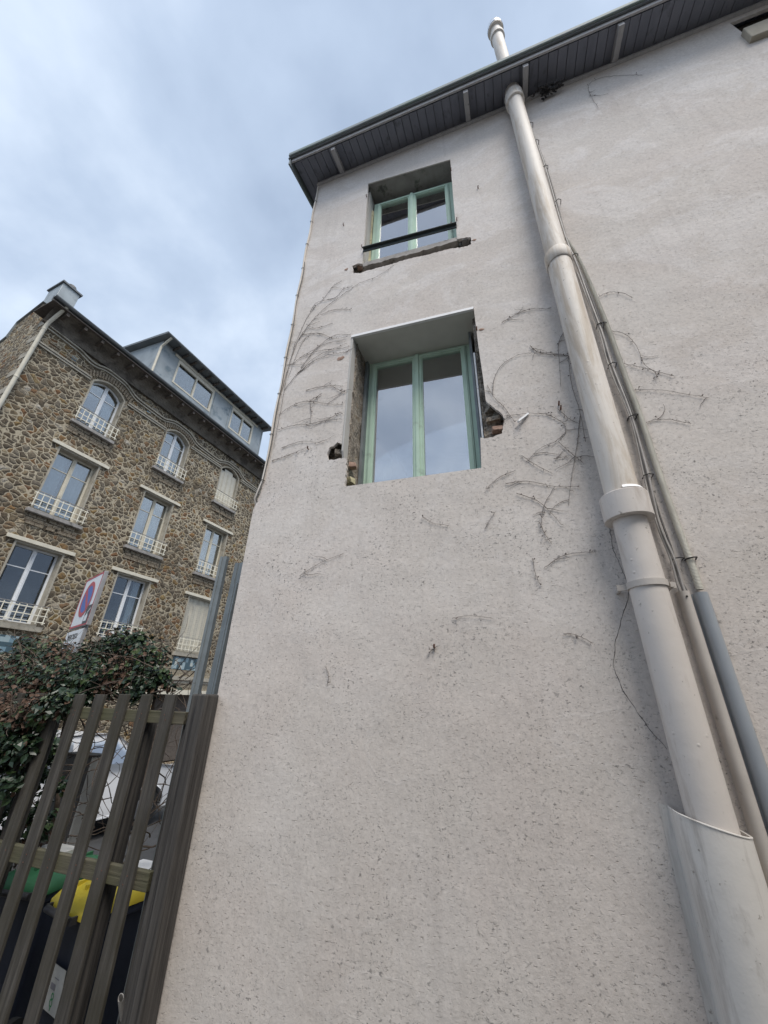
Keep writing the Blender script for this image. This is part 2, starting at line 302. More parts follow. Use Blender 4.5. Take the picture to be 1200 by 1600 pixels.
M['cove'] = simple('dark_cove_render', (0.13, 0.115, 0.095), 0.95, var=0.3, scale=3, bs=0.9, bscale=18, bd=0.03, dirt=((0.07, 0.06, 0.05), 2, 0.5))
M['roofbrown'] = wood('brown_soffit_wood', (0.06, 0.05, 0.042), (0.12, 0.10, 0.085), (14, 14, 14), 0.85)
M['render_far'] = simple('neighbour_render', (0.52, 0.48, 0.43), 0.9, var=0.1, scale=1.2)
b = NB('blue_mosaic'); q = b.n('ShaderNodeTexWhiteNoise', noise_dimensions='2D'); sn = b.n('ShaderNodeVectorMath', operation='FLOOR')
b.l(b.mapping(scale=(9, 9, 9)), sn.inputs[0]); sx = b.n('ShaderNodeSeparateXYZ'); b.l(sn.outputs[0], sx.inputs[0]); cx = b.n('ShaderNodeCombineXYZ'); b.l(sx.outputs[0], cx.inputs[0]); b.l(sx.outputs[2], cx.inputs[1])
b.l(cx.outputs[0], q.inputs[0])
M['mosaic'] = b.set(color=b.ramp(q.outputs[0], [(0.0, (0.05, 0.09, 0.11)), (0.35, (0.16, 0.25, 0.30)), (0.6, (0.30, 0.38, 0.40)), (0.9, (0.42, 0.45, 0.42))], 'CONSTANT'), rough=0.35)

# ------------------------------------------------------------------ mesh helpers
class MB:
    def __init__(s): s.v = []; s.f = []; s.mi = []
    def add(s, vs, fs, mi=0):
        o = len(s.v); s.v += [tuple(v) for v in vs]; s.f += [tuple(i+o for i in f) for f in fs]; s.mi += [mi]*len(fs)
    def box(s, a, b, mi=0, top=None):
        x0, y0, z0 = a; x1, y1, z1 = b
        s.add([(x0,y0,z0),(x1,y0,z0),(x1,y1,z0),(x0,y1,z0),(x0,y0,z1),(x1,y0,z1),(x1,y1,z1),(x0,y1,z1)],
              [(0,3,2,1),(4,5,6,7),(0,1,5,4),(1,2,6,5),(2,3,7,6),(3,0,4,7)], mi)
    def prism(s, a, b, w, h, up=(0,0,1), mi=0):        # bar from a to b, width w, height h
        a, b = Vector(a), Vector(b); d = (b-a).normalized(); up = Vector(up); sd = d.cross(up).normalized(); u = sd.cross(d)
        vs = []
        for p in (a, b):
            for i, j in ((-1,-1),(1,-1),(1,1),(-1,1)): vs.append(p + sd*(i*w/2) + u*(j*h/2))
        s.add(vs, [(0,1,2,3),(7,6,5,4),(0,4,5,1),(1,5,6,2),(2,6,7,3),(3,7,4,0)], mi)
    def tube(s, pts, r, seg=8, mi=0, cap=True, flat=1.0):
        pts = [Vector(p) for p in pts]; n = len(pts)
        if n < 2: return
        rs = r if isinstance(r, (list, tuple)) else [r]*n
        o = len(s.v); prev = None
        for i, p in enumerate(pts):
            d = (pts[min(i+1, n-1)] - pts[max(i-1, 0)]).normalized()
            if prev is None:
                a = Vector((0,0,1)) if abs(d.z) < 0.9 else Vector((0,1,0)); u = d.cross(a).normalized()
            else: u = (prev - d*prev.dot(d)).normalized()
            prev = u; w = d.cross(u)
            for k in range(seg):
                t = 2*math.pi*k/seg; s.v.append(tuple(p + u*(math.cos(t)*rs[i]) + w*(math.sin(t)*rs[i]*flat)))
        for i in range(n-1):
            for k in range(seg):
                k2 = (k+1) % seg; s.f.append((o+i*seg+k, o+i*seg+k2, o+(i+1)*seg+k2, o+(i+1)*seg+k)); s.mi.append(mi)
        if cap:
            s.f.append(tuple(o+k for k in range(seg))[::-1]); s.f.append(tuple(o+(n-1)*seg+k for k in range(seg))); s.mi += [mi, mi]
    def plate(s, outer, holes, y0, y1, mi=0, mp=None, tilt=None):
        """polygon with holes in the x-z plane, thick from y0 to y1"""
        pts = [Vector(p) for p in outer]; edges = [(i, (i+1) % len(outer)) for i in range(len(outer))]
        loops = [(0, len(outer))]
        for h in holes:
            o = len(pts); pts += [Vector(p) for p in h]; edges += [(o+i, o+(i+1) % len(h)) for i in range(len(h))]; loops.append((o, len(h)))
        V2, _, F2, _, _, _ = delaunay_2d_cdt(pts, edges, [], 0, 1e-6)
        def inside(p, poly):
            c = False; n = len(poly); j = n-1
            for i in range(n):
                xi, yi = poly[i]; xj, yj = poly[j]
                if (yi > p[1]) != (yj > p[1]) and p[0] < (xj-xi)*(p[1]-yi)/(yj-yi)+xi: c = not c
                j = i
            return c
        fs = []
        for f in F2:
            c = (sum(V2[i][0] for i in f)/3, sum(V2[i][1] for i in f)/3)
            if inside(c, outer) and not any(inside(c, h) for h in holes): fs.append(tuple(f))
        mpf = mp or (lambda x, y, z: (x, y, z))
        for y, fl in ((y0, False), (y1, True)):
            out = []
            for f in fs:
                a, b, c = (V2[i] for i in f); ccw = (b[0]-a[0])*(c[1]-a[1])-(b[1]-a[1])*(c[0]-a[0]) > 0
                out.append(f if (ccw != fl) else f[::-1])
            s.add([mpf(p[0], y, p[1]) for p in V2], out, mi)
        for k, loop in enumerate([outer]+list(holes)):
            n = len(loop); ar = sum(loop[i][0]*loop[(i+1)%n][1]-loop[(i+1)%n][0]*loop[i][1] for i in range(n))
            vs = [mpf(p[0], y0, p[1]) for p in loop] + [mpf(p[0], y1, p[1]) for p in loop]
            q = [(i, n+i, n+(i+1)%n, (i+1)%n) for i in range(n)]
            if (ar > 0) == (k > 0): q = [f[::-1] for f in q]
            s.add(vs, [f[::-1] for f in q], mi)
    def lathe(s, prof, c=(0,0,0), seg=24, mi=0, a0=0.0, a1=2*math.pi):
        o = len(s.v); full = abs(a1-a0-2*math.pi) < 1e-6; m_ = seg if full else seg+1
        for r, z in prof:
            for k in range(m_):
                t = a0+(a1-a0)*k/seg; s.v.append((c[0]+r*math.cos(t), c[1]+r*math.sin(t), c[2]+z))
        for i in range(len(prof)-1):
            for k in range(seg):
                k2 = (k+1) % m_; s.f.append((o+i*m_+k, o+i*m_+k2, o+(i+1)*m_+k2, o+(i+1)*m_+k)); s.mi.append(mi)
    def build(s, name, mats, root=None, world=True, smooth=False, bevel=0.0, weld=False):
        me = bpy.data.meshes.new(name); off = Vector((0,0,0))
        if root is not None and world: off = Vector(WLOC[root.name])
        me.from_pydata([tuple(Vector(v)-off) for v in s.v], [], s.f)
        if not isinstance(mats, (list, tuple)): mats = [mats]
        for mm in mats: me.materials.append(M[mm] if isinstance(mm, str) else mm)
        for p, i in zip(me.polygons, s.mi): p.material_index = min(i, len(mats)-1)
        bm = bmesh.new(); bm.from_mesh(me)
        if weld: bmesh.ops.remove_doubles(bm, verts=bm.verts, dist=1e-5)
        bm.to_mesh(me); bm.free()
        if smooth:
            me.polygons.foreach_set('use_smooth', [True]*len(me.polygons))
            me.set_sharp_from_angle(angle=R(40))
        me.update()
        o = bpy.data.objects.new(name, me); COL.objects.link(o)
        if root is not None: o.parent = root
        if root is not None: WLOC[o.name] = off[:] if world else (0,0,0)
        if bevel:
            bv = o.modifiers.new('bevel', 'BEVEL'); bv.width = bevel; bv.segments = 2; bv.limit_method = 'ANGLE'; bv.angle_limit = R(35)
        return o
WLOC = {}
def tag(o, label=None, cat=None, group=None, kind=None):
    if label: o['label'] = label
    if cat: o['category'] = cat
    if group: o['group'] = group
    if kind: o['kind'] = kind
    return o
def thing(name, label, cat, loc=(0,0,0), rot=0.0, group=None):
    o = bpy.data.objects.new(name, None); COL.objects.link(o); o.location = loc; o.rotation_euler = (0,0,rot); o.empty_display_size = 0.2
    WLOC[o.name] = tuple(loc); tag(o, label, cat, group); return o
def px(x, y, Y):                       # the point of the plane y = Y seen at photo pixel (x, y)
    r = ray(x, y); p = r*(Y/r.y); return Vector((p.x, Y, p.z+CAMZ))
def px2(x, y, Y=2.4):
    p = px(x, y, Y); return (p.x, p.z)
def jag(poly, amp, step=0.02, seed=0, keep=None):
    """subdivide a polygon's edges and roughen them"""
    rnd = random.Random(seed); out = []; n = len(poly)
    for i in range(n):
        a, b_ = Vector(poly[i]), Vector(poly[(i+1) % n]); out.append(tuple(a))
        if keep and i in keep: continue
        L = (b_-a).length; k = int(L/step)
        for j in range(1, k):
            t = j/k; p = a.lerp(b_, t); nn = Vector((-(b_-a).y, (b_-a).x)).normalized(); out.append(tuple(p+nn*rnd.uniform(-amp, amp)))
    return out

D = 2.4
GZ = -0.45
# ------------------------------------------------------------------ ground, yard, street
g = MB(); g.add([(-300,-300,GZ-0.12),(300,-300,GZ-0.12),(300,300,GZ-0.12),(-300,300,GZ-0.12)], [(0,1,2,3)])
tag(g.build('ground', 'asphalt'), 'dark grey ground reaching to the horizon', 'ground', kind='structure')
g = MB(); g.box((-4.6,-9,GZ-0.10),(9,3.6,GZ)); tag(g.build('yard', 'yard'), 'worn concrete yard beside the house', 'yard', kind='structure')
sdir = Vector((math.sin(STREET)*math.cos(YAW)-math.cos(STREET)*math.sin(YAW), math.sin(STREET)*math.sin(YAW)+math.cos(STREET)*math.cos(YAW), 0)).normalized()
ndir = Vector((-sdir.y, sdir.x, 0))
def SW(s, k, z): p = sdir*s + ndir*k; return (p.x, p.y, z)
g = MB(); g.add([SW(-30,5.6,GZ-0.115),SW(-30,10.8,GZ-0.115),SW(60,10.8,GZ-0.115),SW(60,5.6,GZ-0.115)], [(3,2,1,0)])
tag(g.build('road', 'asphalt'), 'asphalt street between the two houses', 'road', kind='structure')
for k0, k1, nm in ((10.8, 12.5, 'far pavement in front of the stone building'), (4.7, 5.6, 'near pavement behind the fence')):
    g = MB(); vs = [SW(s, k, z) for z in (GZ-0.12, GZ) for s, k in ((-30,k0),(-30,k1),(60,k1),(60,k0))]
    g.add(vs, [(4,5,6,7)[::-1],(0,4,7,3),(1,2,6,5),(0,1,5,4),(2,3,7,6)]); tag(g.build('pavement', 'kerb'), nm, 'pavement', kind='structure')

# ------------------------------------------------------------------ the pink-grey house
HX0, HX1, HB = -1.945, 7.0, 9.0
house = thing('rendered_house', 'tall pinkish grey roughcast house with pale green windows and dark eaves, filling the right', 'house', (2.5, D, GZ))
# openings in the front wall, traced with their broken edges
lw = [px2(549.5,524), px2(541,620), px2(534,694), px2(527,691), px2(521,697), px2(515,699), px2(511,709), px2(514,719), px2(527,717), px2(541,716), px2(539,760),
      px2(752,731), px2(750.5,684), px2(757,685), px2(770,683), px2(785,677), px2(787,660), px2(790,655), px2(778,641), px2(764,631), px2(759,626), px2(755,592), px2(747,537), px2(740,480)]
lw = [Vector(p) for p in lw]
def rough_edges(poly, segs, seed):
    rnd = random.Random(seed); out = []; n = len(poly)
    for i in range(n):
        a = Vector(poly[i]); b_ = Vector(poly[(i+1) % n]); out.append(tuple(a))
        if i in segs:
            k = max(2, int((b_-a).length/0.018)); nn = Vector((-(b_-a).y, (b_-a).x)).normalized()
            for j in range(1, k): out.append(tuple(a.lerp(b_, j/k)+nn*rnd.uniform(-0.006, 0.006)))
    return out
lw_hole = rough_edges(lw, {2,3,4,5,6,7,8,9,12,13,14,15,16,17,18,19}, 3)
uw = [px2(575,287), px2(571,350), px2(566,412), px2(559,411.5), px2(550,415.6), px2(552,427), px2(562,427), px2(572,423), px2(590,418.5), px2(610,413), px2(640,404), px2(655,401), px2(680,394.5), px2(703,388.5),
      px2(724,386), px2(736,382), px2(735,370), px2(720.6,372), px2(714,373), px2(709,320), px2(703.5,249)]
uw_hole = rough_edges([Vector(p) for p in uw], {3,4,5,6,7,8,9,10,11,12,13,14,15,16,17}, 5)
tw_hole = [px2(1142,35), px2(1161,54), (4.3, px2(1161,54)[1]), (4.3, px2(1142,35)[1])][::1]
tw_hole = [(2.75, 7.93), (2.77, 7.62), (3.75, 7.62), (3.75, 7.93)]
outer = [(-1.99, GZ), (HX1, GZ), (HX1, 8.12), (HX0, 8.12), (HX0, 3.14), (-1.965, 3.10), (-1.99, 3.03)]
outer = outer[:3] + jag([outer[3], outer[4]], 0.0, 1)[:1] + [(HX0, 3.16)] + [(HX0-0.012, 3.12), (-1.975, 3.05), (-1.99, 3.0)]
w = MB(); w.plate(outer, [lw_hole, uw_hole, tw_hole], D, D+0.028)
wall = w.build('front_wall', 'plaster', house)
# body of the house behind the front render
w = MB()
inner_holes = [[(-1.215, 3.05), (-0.075, 3.05), (-0.075, 4.80), (-1.215, 4.83)], [(-1.19, 5.78), (-0.135, 5.70), (-0.135, 7.42), (-1.19, 7.58)], [(2.76,7.60),(3.75,7.60),(3.75,7.94),(2.76,7.94)]]
# side and back walls
w.box((HX0, D+0.071, GZ), (HX0+0.3, HB, 8.12)); w.box((HX1-0.3, D+0.071, GZ), (HX1, HB, 8.12)); w.box((HX0+0.301, HB-0.3, GZ), (HX1-0.301, HB, 8.12))
w.build('side_wall', 'plaster', house)

def masonry(name, x0, x1, z0, z1, holes, seed, depth=0.07, amp=0.035, step=0.022):
    """rough broken masonry face seen where the render has come off"""
    rnd = random.Random(seed); nx = int((x1-x0)/step); nz = int((z1-z0)/step); mb = MB(); vs = []
    for j in range(nz+1):
        for i in range(nx+1):
            x = x0+(x1-x0)*i/nx; z = z0+(z1-z0)*j/nz
            n_ = noise.noise(Vector((x*11, z*11, seed)))*0.7+noise.noise(Vector((x*30, z*30, seed)))*0.45
            vs.append((x+rnd.uniform(-.003,.003), D+depth+amp*(n_+0.5), z+rnd.uniform(-.003,.003)))
    fs = []
    for j in range(nz):
        for i in range(nx):
            xc = x0+(x1-x0)*(i+.5)/nx; zc_ = z0+(z1-z0)*(j+.5)/nz
            if any(h[0] < xc < h[1] and h[2] < zc_ < h[3] for h in holes): continue
            a = j*(nx+1)+i; fs.append((a, a+1, a+nx+2, a+nx+1))
    mb.add(vs, fs); return mb
mm = masonry('m', -1.50, 0.22, 3.00, 4.95, [(-1.19, -0.085, 3.06, 4.80)], 4)
for sx, x in ((1, -1.195), (-1, -0.08)):              # rough jambs back to the frame
    vs = []; fs = []; nz, ny = 80, 14
    for j in range(nz+1):
        for i in range(ny+1):
            y = D+0.085+0.38*i/ny; z = 3.02+1.82*j/nz
            n_ = noise.noise(Vector((y*16+sx*5, z*10, 2)))
            vs.append((x+sx*0.0-sx*0.012*n_-sx*0.004, y, z))
    for j in range(nz):
        for i in range(ny): a = j*(ny+1)+i; fs.append((a, a+ny+1, a+ny+2, a+1))
    mm.add(vs, fs)
mm.build('exposed_masonry', 'masonry', house, smooth=True)
mm = masonry('m', -1.42, 0.10, 5.55, 6.02, [(-1.17, -0.15, 5.80, 6.4)], 9, amp=0.03)
mm.build('exposed_masonry', 'masonry', house, smooth=True)
for (x, y, dy, L, h, rz, mt) in ((551,728,.13,.07,.045,.3,'brick_chip'), (549,752,.12,.05,.06,-.4,'foam'), (778,672,.05,.09,.035,.1,'brick_chip'), (772,657,.07,.10,.04,-.1,'masonry'), (530,708,.06,.06,.05,.5,'masonry'), (562,418,.05,.05,.03,.2,'brick_chip'), (728,377,.04,.07,.04,.1,'concrete'), (766,640,.08,.06,.05,.6,'masonry')):
    p = px(x, y, D+dy); mb = MB(); u = Vector((math.cos(rz), math.sin(rz), 0)); mb.prism(p-u*L/2, p+u*L/2, .06, h)
    mb.v = [tuple(Vector(v)+Vector((random.uniform(-.008,.008),)*3)) for v in mb.v]; mb.build('brick_fragment', mt, house, bevel=.004)
# concrete cheeks and head of the upper window
def tiltz(x, zl, zr, xl, xr): return zl+(zr-zl)*(x-xl)/(xr-xl)
w = MB()
hz = lambda x: tiltz(x, 7.55, 7.373, -1.186, -0.144)
w.add([(-1.19,D+0.012,hz(-1.19)-.004),(-0.14,D+0.012,hz(-0.14)-.004),(-0.14,D+0.34,hz(-0.14)-.02),(-1.19,D+0.34,hz(-1.19)-.02),
       (-1.19,D+0.012,hz(-1.19)+.12),(-0.14,D+0.012,hz(-0.14)+.12),(-0.14,D+0.34,hz(-0.14)+.12),(-1.19,D+0.34,hz(-1.19)+.12)],
      [(0,1,2,3),(7,6,5,4),(0,4,5,1),(1,5,6,2),(2,6,7,3),(3,7,4,0)])
w.build('window_head', 'concrete', house)
w = MB(); w.box((-1.30, D+0.0705, 5.98), (-1.176, D+0.30, 7.50)); w.build('window_jamb', 'board', house); w = MB(); w.box((-0.138, D+0.0705, 5.88), (-0.02, D+0.30, 7.36)); w.build('window_jamb', 'board', house)
# upper sill, thin slab with a bitten lower edge
sill = []
for i in range(30):
    t = i/29; sill.append((-1.165+t*1.02, tiltz(-1.165+t*1.02, 5.845, 5.765, -1.165, -0.145)+random.uniform(-.012, .012)))
sill += [(-0.142, 5.83), (-1.168, 5.915)]
w = MB(); w.plate(sill, [], D+0.004, D+0.30); w.build('window_sill', 'sill_concrete', house)
# lining board under the lower lintel with a bright edge
w = MB(); zl = lambda x: tiltz(x, 4.785, 4.73, -1.226, -0.062)
for y0, y1, mi, dz0, dz1 in ((D-0.012, D+0.012, 0, -0.028, 0.0), (D+0.0125, D+0.39, 1, -0.026, 0.0)):
    vs = [(x, y, zl(x)+dz) for dz in (dz0, dz1) for x, y in ((-1.222, y0), (-0.063, y0), (-0.063, y1), (-1.222, y1))]
    w.add(vs, [(0,3,2,1),(4,5,6,7),(0,1,5,4),(1,2,6,5),(2,3,7,6),(3,0,4,7)], mi)
w.build('lintel_lining', ['white_edge', 'soffit_board'], house)
w = MB(); w.plate([(D-0.004,4.75),(D-0.004,3.44),(D+0.05,3.30),(D+0.085,3.33),(D+0.10,3.75),(D+0.10,4.74)], [], 0, 0.016, mp=lambda a, t, z: (-1.222+t, a, z)); w.build('lining_board', 'board', house)
# pale metal strips between frame and broken masonry
w = MB()
w.box((-1.192, D+0.30, 3.10), (-1.165, D+0.36, 4.74)); w.build('metal_strip', 'galv', house); w = MB(); w.box((-0.140, D+0.22, 3.10), (-0.118, D+0.36, 4.70)); w.build('metal_strip', 'galv', house)
w = MB(); w.box((-0.108, D+0.10, 3.34), (-0.094, D+0.21, 4.30)); w.build('metal_strip', 'white_paint', house)
w = MB(); w.tube([(-1.168, D+0.17, 5.95+i*0.075) for i in range(18)], [0.010+0.008*random.random() for _ in range(18)], 6); w.build('foam_strip', 'foam', house, smooth=True)
# spalls and rusty hinge pins
for (x, y, sz) in ((533,560,.042), (752,515,.03), (541,421,.03), (741,375,.028)):
    p = px(x, y, D); mb = MB(); k = 11; vs = [(p.x, D-0.006, p.z)]
    for i in range(k):
        t = 2*math.pi*i/k; r_ = sz*random.uniform(.6, 1.1); vs.append((p.x+r_*math.cos(t), D-0.002, p.z+r_*0.7*math.sin(t)))
    mb.add(vs, [(0, i+1, (i+1)%k+1) for i in range(k)]); mb.build('brick_spall', 'brick_chip', house)
for (x, y) in ((482,702), (705,267), (714,345), (573,308), (566,387), (747,295), (537,353), (876,640), (745,516), (705,352), (679,1012), (873,633)):
    p = px(x, y, D); mb = MB(); mb.tube([(p.x, D+0.01, p.z), (p.x, D-0.018, p.z), (p.x+0.003, D-0.022, p.z+0.018)], 0.0055, 6)
    mb.build('hinge_pin', 'rust', house)
p = px(818, 655, D); mb = MB(); mb.prism((p.x-0.04, D-0.03, p.z-0.035), (p.x+0.035, D-0.005, p.z+0.035), 0.02, 0.012); mb.build('wall_hook', 'white_paint', house)
# cracks
def crack(pts, r=0.0012):
    mb = MB(); q = []
    for i in range(len(pts)-1):
        for j in range(6):
            t = j/6; q.append(px(pts[i][0]*(1-t)+pts[i+1][0]*t+random.uniform(-1.2,1.2), pts[i][1]*(1-t)+pts[i+1][1]*t, D-0.0005))
    mb.tube(q, [r*random.uniform(.5,1.4) for _ in q], 5); return mb
crack([(985,920),(975,955),(962,1000),(957,1040),(975,1080),(1000,1120),(1020,1145),(1046,1175)]).build('crack', 'clip', house)
crack([(952,820),(958,860),(972,890),(984,915)], 0.0016).build('crack', 'cable_dark', house)

def casement(root, x0, x1, z0, z1, yf, tl, thick=0.06, mat='green_paint', fixw=0.04, sashw=0.05, centre=0.11, glass='glass'):
    """two-leaf window; tl shears the top and bottom like the real, settled opening"""
    sh = lambda x, z: z + tl*(x-x0)
    mpf = lambda x, y, z: (x, y, sh(x, z))
    xm = (x0+x1)/2
    f = MB(); f.plate([(x0,z0),(x1,z0),(x1,z1),(x0,z1)], [[(x0+fixw,z0+fixw),(x1-fixw,z0+fixw),(x1-fixw,z1-fixw),(x0+fixw,z1-fixw)]], yf, yf+thick, mp=mpf)
    fr = f.build('window', mat, root, bevel=0.004)
    for a, b_, nm in ((x0+fixw+.003, xm-.001, 0), (xm+.001, x1-fixw-.003, 1)):
        s = MB(); s.plate([(a,z0+fixw+.003),(b_,z0+fixw+.003),(b_,z1-fixw-.003),(a,z1-fixw-.003)], [[(a+sashw,z0+fixw+sashw+.02),(b_-sashw,z0+fixw+sashw+.02),(b_-sashw,z1-fixw-sashw),(a+sashw,z1-fixw-sashw)]], yf-.012, yf+.03, mp=mpf)
        i_ = .012
        s.plate([(a+i_,z0+fixw+.003+i_),(b_-i_,z0+fixw+.003+i_),(b_-i_,z1-fixw-.003-i_),(a+i_,z1-fixw-.003-i_)], [[(a+sashw-.012,z0+fixw+sashw+.008),(b_-sashw+.012,z0+fixw+sashw+.008),(b_-sashw+.012,z1-fixw-sashw+.012),(a+sashw-.012,z1-fixw-sashw+.012)]], yf-.022, yf-.0125, mp=mpf)
        o = s.build('sash', mat, fr, bevel=0.003); WLOC[o.name] = WLOC[root.name]
        g_ = MB(); g_.plate([(a+sashw-.006,z0+fixw+sashw),(b_-sashw+.006,z0+fixw+sashw),(b_-sashw+.006,z1-fixw-sashw+.006),(a+sashw-.006,z1-fixw-sashw+.006)], [], yf+.006, yf+.012, mp=mpf)
        g_.build('glass_pane', glass, fr)
    s = MB(); s.plate([(xm-.016,z0+fixw+.01),(xm+.016,z0+fixw+.01),(xm+.016,z1-fixw-.006),(xm-.016,z1-fixw-.006)], [], yf-.036, yf-.0225, mp=mpf); s.build('astragal', mat, fr, bevel=0.004)
    return fr
casement(house, -1.176, -0.142, 3.10, 4.765, D+0.36, -0.03)
casement(house, -1.158, -0.152, 5.85, 7.42, D+0.19, -0.125, fixw=0.045)
w = MB(); w.prism((-1.172, D-0.008, 6.112), (-0.138, D-0.008, 5.993), 0.012, 0.045, up=(0,0,1)); w.prism((-1.172, D-0.022, 6.135), (-0.138, D-0.022, 6.016), 0.036, 0.008); w.build('guard_bar', 'iron_bar', house)
# rooms behind the glass
for (x0, x1, z0, z1, y0) in ((-1.5, 0.9, 2.45, 5.0, D+0.48), (-1.5, 0.9, 5.4, 7.75, D+0.36)):
    r_ = MB(); y1 = y0+2.6
    r_.add([(x0,y0,z0),(x1,y0,z0),(x1,y1,z0),(x0,y1,z0),(x0,y0,z1),(x1,y0,z1),(x1,y1,z1),(x0,y1,z1)], [(0,1,2,3),(4,7,6,5),(3,2,6,7),(0,3,7,4),(1,5,6,2)])
    r_.build('room', 'room', house)
w = MB(); w.add([(-1.10,D+0.50,3.0),(-1.10,D+0.95,3.0),(-1.10,D+0.95,3.95),(-1.10,D+0.50,3.95)], [(0,1,2,3)]); w.box((-1.13, D+0.5, 3.0),(-1.04, D+0.53, 3.62)); w.build('inner_reveal', 'white_edge', house)
# attic opening at the top right
w = MB(); w.box((2.74, D-0.05, 7.375), (4.2, D+0.20, 7.60)); w.build('attic_sill', 'reveal', house, bevel=0.008)
w = MB(); w.box((2.6, D+0.30, 7.3), (4.0, D+0.33, 8.1)); w.box((2.6, D+0.08, 7.935), (4.0, D+0.299, 8.0)); w.build('attic_shutter', 'roofbrown', house)
# roof, eaves
RX0 = -2.19; SL = 0.28; YE = 2.05
zu = lambda y: 8.03+SL*(y-D)
def sheet(mb, x0, x1, y0, y1, t0, t1, mi=0):
    mb.add([(x0,y0,zu(y0)+t0),(x1,y0,zu(y0)+t0),(x1,y1,zu(y1)+t0),(x0,y1,zu(y1)+t0),(x0,y0,zu(y0)+t1),(x1,y0,zu(y0)+t1),(x1,y1,zu(y1)+t1),(x0,y1,zu(y1)+t1)],
           [(0,3,2,1),(4,5,6,7),(0,1,5,4),(1,2,6,5),(2,3,7,6),(3,0,4,7)], mi)
w = MB(); sheet(w, RX0-0.01, HX1+0.2, YE-0.03, 6.2, 0.135, 0.165)
w.add([(RX0-.01,6.2,zu(6.2)+.135),(HX1+.2,6.2,zu(6.2)+.135),(HX1+.2,9.6,zu(6.2)-.9),(RX0-.01,9.6,zu(6.2)-.9)], [(0,1,2,3)])
w.build('roof', 'zinc_dark', house)
w = MB(); x = RX0+0.05
while x < HX1:
    sheet(w, x, min(x+0.093, HX1), YE+0.03, 6.0, 0.085+random.uniform(0,.004), 0.11); x += 0.099
w.build('soffit_boards', 'eave_wood', house)
for xr in (-1.57, 0.12, 0.78, 1.72, 3.35, 5.0):
    w = MB(); sheet(w, xr-0.028, xr+0.028, YE+0.025, D+0.06, -0.0, 0.083); w.build('rafter', 'rafter', house, bevel=0.004)
w = MB(); w.prism((RX0+0.03, YE+0.005, 8.06), (HX1, YE+0.005, 8.06), 0.02, 0.11, up=(0,0,1)); w.build('fascia', 'rafter', house, bevel=0.003)
w = MB(); w.prism((RX0, YE-0.03, 8.115), (HX1, YE-0.03, 8.115), 0.045, 0.07, up=(0,0,1)); w.build('gutter_edge', 'fascia', house, bevel=0.01)
w = MB(); w.add([(RX0,YE-.02,zu(YE)+.0),(RX0+.022,YE-.02,zu(YE)+.0),(RX0+.022,6.2,zu(6.2)+.0),(RX0,6.2,zu(6.2)+.0),(RX0,YE-.02,zu(YE)+.134),(RX0+.022,YE-.02,zu(YE)+.134),(RX0+.022,6.2,zu(6.2)+.134),(RX0,6.2,zu(6.2)+.134)],
      [(0,3,2,1),(4,5,6,7),(0,1,5,4),(1,2,6,5),(2,3,7,6),(3,0,4,7)]); w.build('bargeboard', 'fascia', house, bevel=0.004)
w = MB(); w.prism((HX0-0.01, D-0.016, 8.02), (HX1, D-0.016, 8.02), 0.03, 0.035); w.build('cornice_strip', 'rafter', house)
w = MB(); w.box((HX0-0.075, D+0.10, 5.84), (HX0, D+0.55, 5.99)); w.build('side_sill', 'reveal', house, bevel=0.01)

# ------------------------------------------------------------------ soil pipe through the eaves
PX, PY, PR = 0.642, 2.285, 0.088
pipe = thing('soil_pipe', 'thick off-white vertical pipe on the pinkish wall, passing up through the eaves', 'pipe', (PX, PY, GZ))
def pp(prof, name, mat, seg=40, c=(PX, PY, 0)):
    mb = MB(); mb.lathe(prof, c, seg); return mb.build(name, mat, pipe, smooth=True)
pp([(PR-.006, 4.86), (PR-.006, 7.86)], 'upper_section', 'pipe')
pp([(PR, 2.60), (PR+.001, 3.6), (PR, 4.93), (PR-.012, 4.935)], 'middle_section', 'pipe')
pp([(PR-.004, 0.7), (PR-.004, 2.62)], 'lower_section', 'pipe_clean')
pp([(PR+.004, 4.80), (PR+.012, 4.81), (PR+.012, 4.925), (PR+.004, 4.94), (PR-.01, 4.94)], 'joint_ring', 'pipe')
pp([(PR-.004, 2.535), (PR+.030, 2.535), (PR+.034, 2.537), (PR+.034, 2.68), (PR+.030, 2.684), (PR+.002, 2.69)], 'wide_collar', 'pipe_clean')
mb = MB(); mb.lathe([(PR+.004, 2.690), (PR+.026, 2.692), (PR+.014, 2.712), (PR+.004, 2.716)], (PX, PY, 0), 20, 0, R(-100), R(-15)); mb.build('mortar_seal', 'white_edge', pipe, smooth=True)
pp([(PR-.004, 7.75), (PR+.014, 7.76), (PR+.014, 7.93), (PR-.002, 7.97), (PR-.008, 8.3)], 'top_collar', 'pipe')
pp([(PR-.014, 8.05), (PR-.014, 9.75), (PR+.006, 9.76), (PR+.006, 9.83), (PR-.014, 9.84)], 'vent_section', 'pipe')
pp([(PR-.016, 9.84), (PR-.016, 10.02), (PR+.014, 10.03), (PR+.018, 10.14), (PR+.006, 10.15)], 'vent_section', 'pipe')
pp([(PR+.019, 10.06), (PR+.022, 10.10), (PR+.014, 10.16), (PR-.02, 10.20), (0.0, 10.21)], 'vent_cap', 'chrome')
mb = MB(); mb.lathe([(PR-.004, 2.155), (PR+.004, 2.153), (PR+.004, 2.185), (PR-.004, 2.187)], (PX, PY, 0), 32)
mb.box((PX-PR-.045, PY+.02, 2.155), (PX-PR+.01, PY+.034, 2.185)); mb.box((PX+PR-.01, PY+.02, 2.155), (PX+PR+.045, PY+.034, 2.185)); mb.box((PX+PR+.015, PY-.0, 2.157), (PX+PR+.03, PY+.019, 2.183))
mb.box((PX-PR-.035, PY+.035, 2.16), (PX-PR-.02, D+.02, 2.18)); mb.box((PX+PR+.02, PY+.035, 2.16), (PX+PR+.035, D+.02, 2.18))
